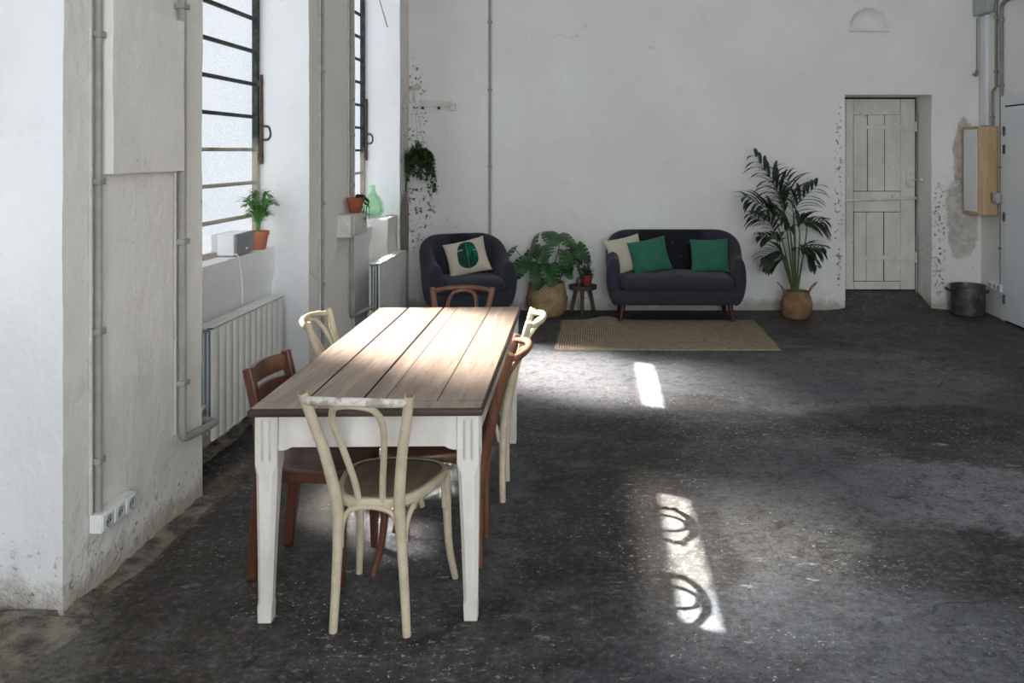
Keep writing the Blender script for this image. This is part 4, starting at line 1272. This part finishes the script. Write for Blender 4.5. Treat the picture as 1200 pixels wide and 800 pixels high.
for (x, y, z, L) in spots:
    L *= .72; x *= 1.08
    tip = V(x, y, z); b0 = V(x * .22 + rn.uniform(-.03, .03), y * .2, .27)
    mid = b0.lerp(tip, .55) + V(0, 0, .09)
    out = V(x, y - .12, 0)
    out = out.normalized() if out.length > .02 else V(0, -1, 0)
    lb = tip - out * L * .30
    st.tube(cr([b0, b0.lerp(mid, .6) + V(0, 0, .03), mid, lb], 5), [.006, .005, .004], 6)
    monstera_leaf(fo, lb, (out + V(0, -.35, rn.uniform(-1.2, -.25))), L, rn.uniform(-.6, .6), rn.uniform(.4, .9))
st.build('stems', m_palmstem, root); fo.build('foliage', m_monstera, root, smooth=True, weld=False)

# kentia palm
root = thing('potted_palm', 'tall dark palm in a brown woven basket between sofa and old door', 'plant', (1.985, 8.50, 0))
bk = belly_basket(root, m_basket2, .155, .265, .118, .135)
for s in (-1, 1):
    h = MB(); h.tube(cr([V(s * .10, -.03, .20), V(s * .135, -.035, .29), V(s * .185, -.035, .345), V(s * .19, -.005, .35), V(s * .145, .02, .30), V(s * .115, .03, .22)], 6), .006, 8)
    h.build('handle', m_basket2, bk)
b = MB(); b.lathe([(0, .225), (.06, .228), (.108, .215)], 20); b.build('soil', m_soil, root)
st, fo = MB(), MB()
rn = random.Random(8)
SC = 8.45 / 1000
def pw(px, py, dy=0.0):          # a point of the plant from its outline, metres from the pot
    Y = 8.45 + dy
    return V((px - 700) * Y / 1000 - 1.985, dy - .05, 1.65 - (py - 178) * Y / 1000)
# base stem point, knee where the leaflets begin, tip, leaflet length, depth offset
fronds = [((931, 338), (921, 262), (912, 226), (884, 180), .30, -.02), ((932, 338), (926, 270), (914, 236), (906, 196), .28, .08), ((930, 338), (915, 276), (901, 246), (872, 230), .26, -.10),
          ((934, 338), (932, 280), (933, 243), (958, 216), .26, .05), ((935, 338), (937, 280), (938, 262), (966, 258), .24, -.08), ((929, 338), (913, 290), (903, 262), (880, 250), .22, .10),
          ((934, 338), (936, 300), (940, 290), (964, 290), .22, -.12), ((929, 338), (921, 306), (912, 294), (893, 302), .22, -.06), ((931, 338), (916, 296), (911, 280), (890, 276), .18, .05),
          ((932, 338), (927, 282), (923, 262), (909, 244), .24, -.14), ((936, 338), (944, 282), (948, 262), (968, 268), .20, .08), ((933, 338), (930, 262), (928, 236), (922, 204), .26, .02),
          ((934, 338), (940, 306), (945, 296), (956, 312), .16, -.02), ((930, 338), (923, 310), (916, 304), (896, 312), .16, .06)]
for b0, k1, k2, tip, LL, dy in fronds:
    P = [pw(b0[0], b0[1], 0), pw(k1[0], k1[1], dy * .5), pw(k2[0], k2[1], dy), pw(*tip, dy * 1.6)]
    P[0] = V(P[0].x * .5, -.0, .22)
    path = cr(P, 12)
    st.tube(path, [.0085, .007, .0045, .002], 6)
    m = len(path); i0 = int(m * .52)
    for i in range(i0, m, 2):
        t = (i - i0) / (m - 1 - i0)
        tan = (path[min(i + 1, m - 1)] - path[i - 1]).normalized()
        side = tan.cross(V(0, -.45, 1)).normalized()
        ln = LL * 1.2 * (math.sin(PI * (.20 + .72 * t)) ** .8)
        for s in (-1, 1):
            d = (tan * .75 + side * s * .85 + V(0, -.06, .10) + V(rn.uniform(-.12, .12), rn.uniform(-.12, .12), rn.uniform(-.12, .12))).normalized()
            blade(fo, path[i], d, V(0, 0, 1), ln * rn.uniform(.85, 1.15), .040, bend=1.2, segs=6, fold=.25,
                  shape=lambda q: math.sin(PI * min(1, .10 + q * .9)) ** .8)
st.build('stems', m_palmstem, root); fo.build('foliage', m_palm, root, weld=False)

# pots
def pot(root, mat, r0, r1, h, rim=.012, name='pot', soil=True):
    b = MB()
    b.lathe([(0, 0), (r0, 0), (lerp(r0, r1, .72), h * .76), (lerp(r0, r1, .75) + rim * .6, h * .77), (r1, h * .80), (r1 + .001, h - .002), (r1 - .004, h), (r1 - .010, h - .003), (r1 - .013, h * .82), (r1 - .016, h * .80), (0, h * .80)], 36)
    p = b.build(name, mat, root, angle=40)
    if soil:
        s = MB(); s.lathe([(0, h * .87), (r1 * .5, h * .88), (r1 - .012, h * .85)], 20); s.build('soil', m_soil, root)
    return p
root = thing('potted_parlour_palm', 'small feathery palm in a terracotta pot on the near windowsill', 'plant', (-2.165, 5.45, SILL[0] + .002))
pot(root, m_terra, .045, .066, .115)
st, fo = MB(), MB(); rn = random.Random(4)
for k in range(22):
    a = rn.uniform(0, 2 * PI); r = rn.uniform(.03, .15); h = rn.uniform(.22, .37) - r * .3
    if math.cos(a) * r < -.085: r *= .5
    if math.sin(a) * r > .10: r *= .6
    b0 = V(rn.uniform(-.012, .012), rn.uniform(-.012, .012), .10)
    P = cr([b0, V(math.cos(a) * r * .25, math.sin(a) * r * .25, .10 + (h - .10) * .55), V(math.cos(a) * r * .65, math.sin(a) * r * .65, h), V(math.cos(a) * r * 1.05, math.sin(a) * r * 1.05, h - .01)], 7)
    st.tube(P, [.0026, .0018, .001], 5)
    m = len(P)
    for i in range(int(m * .45), m):
        tan = (P[min(i + 1, m - 1)] - P[i - 1]).normalized(); side = tan.cross(V(0, 0, 1)); side = side.normalized() if side.length > .01 else V(1, 0, 0)
        t = (i - m * .45) / (m * .55)
        for s in (-1, 1):
            blade(fo, P[i], tan * .6 + side * s + V(0, 0, .15), V(0, 0, 1), .075 * math.sin(PI * (.25 + .65 * t)), .0125, bend=.6, segs=4)
st.build('stems', m_areca, root); fo.build('foliage', m_areca, root, weld=False)

# old pot on the wall box
root = thing('potted_trailing_plant', 'old terracotta pot with a withered trailing plant on the wall box', 'plant', (XW + .075, 6.37, 1.197))
pot(root, m_terra_old, .043, .066, .112)
st, fo = MB(), MB(); rn = random.Random(9)
for k in range(9):
    a = R(rn.uniform(20, 130)); r = rn.uniform(.07, .10); L = rn.uniform(.03, .20)
    P = cr([V(.02 * math.cos(a), .02 * math.sin(a), .10), V(r * .55 * math.cos(a), r * .55 * math.sin(a), .125), V(r * math.cos(a), r * math.sin(a) + .01, .10), V((r + .012) * math.cos(a), (r + .015) * math.sin(a) + .015, .11 - L * .5), V((r + .01) * math.cos(a) + rn.uniform(-.02, .02), (r + .02) * math.sin(a) + .02, .11 - L)], 6)
    st.tube(P, .0016, 5)
    for p in P[4:]:
        for q in range(2):
            d = V(rn.uniform(-1, 1), rn.uniform(-1, 1), rn.uniform(-.6, .8)); blade(fo, p, d, V(0, 0, 1), .018, .013, segs=3)
st.build('stems', m_dry, root); fo.build('foliage', m_ivy, root, weld=False)

# stool with its two pots
root = thing('stool', 'small weathered three-legged stool between monstera basket and sofa', 'stool', (-.148, 8.725, 0))
b = MB(); pts = [(.142 * math.cos(a) * (1 + .04 * math.sin(3 * a)), .125 * math.sin(a)) for a in [2 * PI * i / 28 for i in range(28)]]
b.prism(pts, .248, .292); b.build('seat', m_stool, root, bevel=.008)
for a in (-92, 28, 152):
    c, s = math.cos(R(a)), math.sin(R(a))
    b = MB(); b.tube([V(c * .075, s * .07, .255), V(c * .135, s * .12, 0)], [.020, .016], 10); b.build('leg', m_stool, root)
root = thing('potted_succulent', 'small leafy plant in a red clay pot on the wooden stool', 'plant', (-.105, 8.705, .2925))
pot(root, m_redpot, .042, .060, .105)
fo = MB(); rn = random.Random(12)
for k in range(46):
    a = rn.uniform(0, 2 * PI); e = rn.uniform(.1, 1.3)
    blade(fo, V(rn.uniform(-.03, .03), rn.uniform(-.03, .03), .09 + rn.uniform(0, .05)), V(math.cos(a) * math.cos(e), math.sin(a) * math.cos(e), math.sin(e)), V(0, 0, 1), rn.uniform(.07, .14), .026, bend=1.0, segs=5)
fo.build('foliage', m_succ, root, weld=False)
mb = MB(); mb.lathe([(0, 0), (.022, 0), (.030, .015), (.031, .045), (.024, .068), (.016, .076), (.017, .082), (.013, .082), (.012, .074), (0, .07)], 24)
o = mb.build('small_vase', m_greypot); o.location = (-.185, 8.69, .2925)
tag(o, 'tiny dark green vase beside the red pot on the stool', 'vase')

# demijohn
mb = MB()
out = [(0, .004), (.03, .0), (.070, .004), (.094, .025), (.104, .065), (.100, .105), (.082, .150), (.056, .188), (.036, .212), (.028, .235), (.026, .268), (.029, .272), (.030, .286), (.026, .290)]
inn = [(.021, .288), (.021, .236), (.031, .210), (.052, .184), (.077, .148), (.095, .104), (.099, .066), (.089, .029), (.067, .010), (0, .010)]
mb.lathe(out + inn, 40)
o = mb.build('demijohn', m_glass, angle=60); o.location = (-2.085, 7.93, 1.052)
tag(o, 'pale green glass demijohn on the ledge of the far window', 'bottle')

# hanging plant
root = thing('hanging_plant', 'leafy trailing plant hanging on strings in the corner above the armchair', 'plant', (-1.80, 8.62, 1.33))
b = MB(); b.lathe([(0, .19), (.05, .19), (.075, .22), (.09, .29), (.085, .29), (.07, .225), (0, .20)], 20); b.build('pot', m_dry, root)
b = MB()
for k, a in enumerate((100, 210, 330)):
    b.tube([V(.085 * math.cos(R(a)), .085 * math.sin(R(a)), .28), V(-.085, .11, .985)], .0022, 5)
b.build('string', m_paintpipe, root)
st, fo = MB(), MB(); rn = random.Random(21)
def strand(P, n=2, sz=.045):
    path = cr(P, 7); st.tube(path, .0018, 5)
    for p in path[2:]:
        for q in range(n):
            d = V(rn.uniform(-1, 1), rn.uniform(-1, .5), rn.uniform(-.8, .6)); blade(fo, p + d * .005, d, V(0, 0, 1), rn.uniform(.6, 1.1) * sz, sz * .72, bend=.6, segs=4)
for k in range(26):
    a = rn.uniform(0, 2 * PI); r = rn.uniform(.09, .15); L = rn.uniform(.04, .27)
    c, s = math.cos(a), math.sin(a)
    strand([V(.03 * c, .03 * s, .25), V(r * .6 * c, r * .6 * s, .31 + rn.uniform(-.02, .05)), V(r * c, r * s, .28), V(r * 1.05 * c, r * 1.05 * s, .28 - L * .5), V(r * c + rn.uniform(-.03, .03), r * s, .28 - L)], 2)
for k in range(5):
    a = rn.uniform(0, 2 * PI); strand([V(0, 0, .27), V(.03 * math.cos(a), .03 * math.sin(a), .36), V(.06 * math.cos(a), .06 * math.sin(a), .42)], 1, .04)
for (x, L) in ((.14, .34), (.155, .37), (.12, .30), (-.13, .34), (-.15, .30)):
    strand([V(x * .3, -.02, .26), V(x * .8, -.04, .30), V(x, -.05, .2), V(x * 1.1 + .01, -.05, .28 - L * .7), V(x * 1.05 + .01, -.05, .28 - L)], 2, .036)
st.build('stems', m_palmstem, root); fo.build('foliage', m_ivy, root, weld=False)
mb = MB(); mb.ball((0, 0, 0), .05, 12, 8, .7); mb.tube([V(0, 0, 0), V(.01, -.13, .0)], .012, 8); mb.tube(cr([V(.01, -.13, 0), V(.012, -.15, -.01), V(.012, -.14, -.03), V(.012, -.12, -.025)], 5), .006, 8)
for v in range(0): pass
o = mb.build('wall_hook', m_metal_w); rough(o, .012, 25, .004, 60); o.location = (-1.885, 8.87, 2.325)
tag(o, 'plaster-covered hook in the corner that carries the hanging plant', 'hook')

# speaker and its cord
root = thing('speaker', 'white box speaker with a grey cloth front on the near windowsill', 'speaker', (-2.205, 5.165, SILL[0] + .002), R(2))
b = MB(); b.box(-.075, .060, -.142, .142, .006, .13); b.build('casing', m_plastic, root, bevel=.006, seg=3)
b = MB(); b.box(.058, .076, -.144, .144, .004, .132); g = b.build('grille', m_grille, root, bevel=.008, seg=3)
b = MB(); b.box(.0758, .0775, -.002, .030, .028, .042); b.build('badge', m_plastic, g, bevel=.0015)
b = MB(); b.box(-.08, -.074, -.142, .142, .004, .13); b.build('rubber_back', m_grille, root, bevel=.002)
for x in (-.06, .05):
    for y in (-.12, .12): b = MB(); b.lathe([(.008, 0), (.008, .007)], 10, (x, y, 0)); b.build('foot', m_grille, root)
mb = MB(); mb.tube(cr([V(-2.13, 5.01, SILL[0] + .02), V(-2.112, 5.02, SILL[0] + .005), V(-2.105, 5.035, .96), V(-2.105, 5.06, .86), V(-2.11, 5.07, .75)], 7), .0045, 8)
mb.v = [tuple(Matrix.Rotation(-R(2), 3, 'Z') @ (Vector(v) - V(-2.205, 5.165, SILL[0] + .002))) for v in mb.v]
mb.build('power_cord', m_plastic, root)

# zinc pot
root = thing('stock_pot', 'big dull zinc pot with two handles on the floor in the far right corner', 'pot', (3.772, 8.69, 0))
b = MB(); b.lathe([(0, 0), (.150, 0), (.162, .008), (.166, .03), (.168, .285), (.174, .292), (.174, .300), (.166, .302), (.163, .29), (.160, .03), (0, .012)], 48); b.build('body', m_zinc, root, angle=40)
for a in (178, -60):
    c, s = math.cos(R(a)), math.sin(R(a)); t = V(-s, c, 0); o_ = V(c, s, 0)
    b = MB(); b.tube(cr([o_ * .166 + t * .05 + V(0, 0, .235), o_ * .195 + t * .05 + V(0, 0, .245), o_ * .215 + t * .035 + V(0, 0, .262), o_ * .22 + V(0, 0, .268), o_ * .215 - t * .035 + V(0, 0, .262), o_ * .195 - t * .05 + V(0, 0, .245), o_ * .166 - t * .05 + V(0, 0, .235)], 5), .008, 8)
    b.build('handle', m_zinc, root)
SUN_E = 58; SKY_E = [1, 3, 3]; LOBE_E = [15, 12, 14]; LOBE_S = 13; EXPO = 0.58; BACK_E = 190
# ------------------------------------------------------------------ light
sc = bpy.context.scene
SUN = V(.802, -.46, -1).normalized()
def look(d, side=V(0, 1, 0)):
    z = -Vector(d).normalized(); x = (side - z * side.dot(z)).normalized(); y = z.cross(x)
    return Matrix((x, y, z)).transposed().to_euler()
l = bpy.data.lights.new('sun', 'SUN'); l.energy = SUN_E; l.angle = R(.6); l.color = (1.0, .95, .87)
o = bpy.data.objects.new('sun', l); C.objects.link(o); o.rotation_euler = look(SUN); o.location = (-6, 8, 8)
for i, (w0, w1) in enumerate(WINS):
    l = bpy.data.lights.new('window_daylight', 'AREA'); l.shape = 'RECTANGLE'; l.size = 1.15; l.size_y = 2.6
    l.energy = SKY_E[i]; l.color = (.86, .93, 1.0)
    o = bpy.data.objects.new('window_daylight', l); C.objects.link(o); o.location = (XG + .035, (w0 + w1) / 2, 2.25); o.rotation_euler = look((1, 0, 0))
    NS = 9; z0, z1 = SILL[i] + .1, 3.17
    bands = [(lerp(z0, z1, k / NS), lerp(z0, z1, (k + 1) / NS)) for k in range(NS)] + [(3.385, 3.70), (3.70, 4.02)]
    for za, zb in bands:
        l = bpy.data.lights.new('window_sunlight', 'AREA'); l.shape = 'RECTANGLE'; l.size = 1.13; l.size_y = (zb - za) * .676
        l.energy = LOBE_E[i] * l.size * l.size_y * (.65 if za > 3.3 else 1); l.color = (1.0, .96, .90); l.spread = R(LOBE_S)
        o = bpy.data.objects.new('window_sunlight', l); C.objects.link(o)
        p = V(XG, (w0 + w1) / 2, (za + zb) / 2) + SUN * (.22 / SUN.x)
        o.location = p; o.rotation_euler = look(SUN)
l = bpy.data.lights.new('window_daylight', 'AREA'); l.shape = 'RECTANGLE'; l.size = 3.0; l.size_y = 2.4  # added fill lamp behind the camera, set at the invented window
l.energy = BACK_E; l.color = (.87, .94, 1.0)
o = bpy.data.objects.new('window_daylight', l); C.objects.link(o); o.location = (1.2, YF + .06, 2.2); o.rotation_euler = look((0, 1, 0), V(1, 0, 0))
w = bpy.data.worlds.new('sky'); sc.world = w; w.use_nodes = True
w.node_tree.nodes['Background'].inputs[0].default_value = (.75, .85, 1, 1); w.node_tree.nodes['Background'].inputs[1].default_value = 1.2

# ------------------------------------------------------------------ camera
cam = bpy.data.cameras.new('camera'); cam.sensor_width = 36; cam.sensor_fit = 'HORIZONTAL'
cam.lens = 30.0; cam.shift_x = -100 / 1200; cam.shift_y = -222 / 1200; cam.clip_start = .05
o = bpy.data.objects.new('camera', cam); C.objects.link(o); o.location = (0, 0, 1.65); o.rotation_euler = (PI / 2, 0, 0)
sc.camera = o
sc.view_settings.view_transform = 'Standard'; sc.view_settings.look = 'None'; sc.view_settings.gamma = 1
sc.view_settings.use_curve_mapping = False; sc.view_settings.exposure = EXPO
sc.cycles.max_bounces = 9; sc.cycles.diffuse_bounces = 5; sc.cycles.sample_clamp_indirect = 8
sc.cycles.use_adaptive_sampling = True; sc.cycles.adaptive_threshold = .02
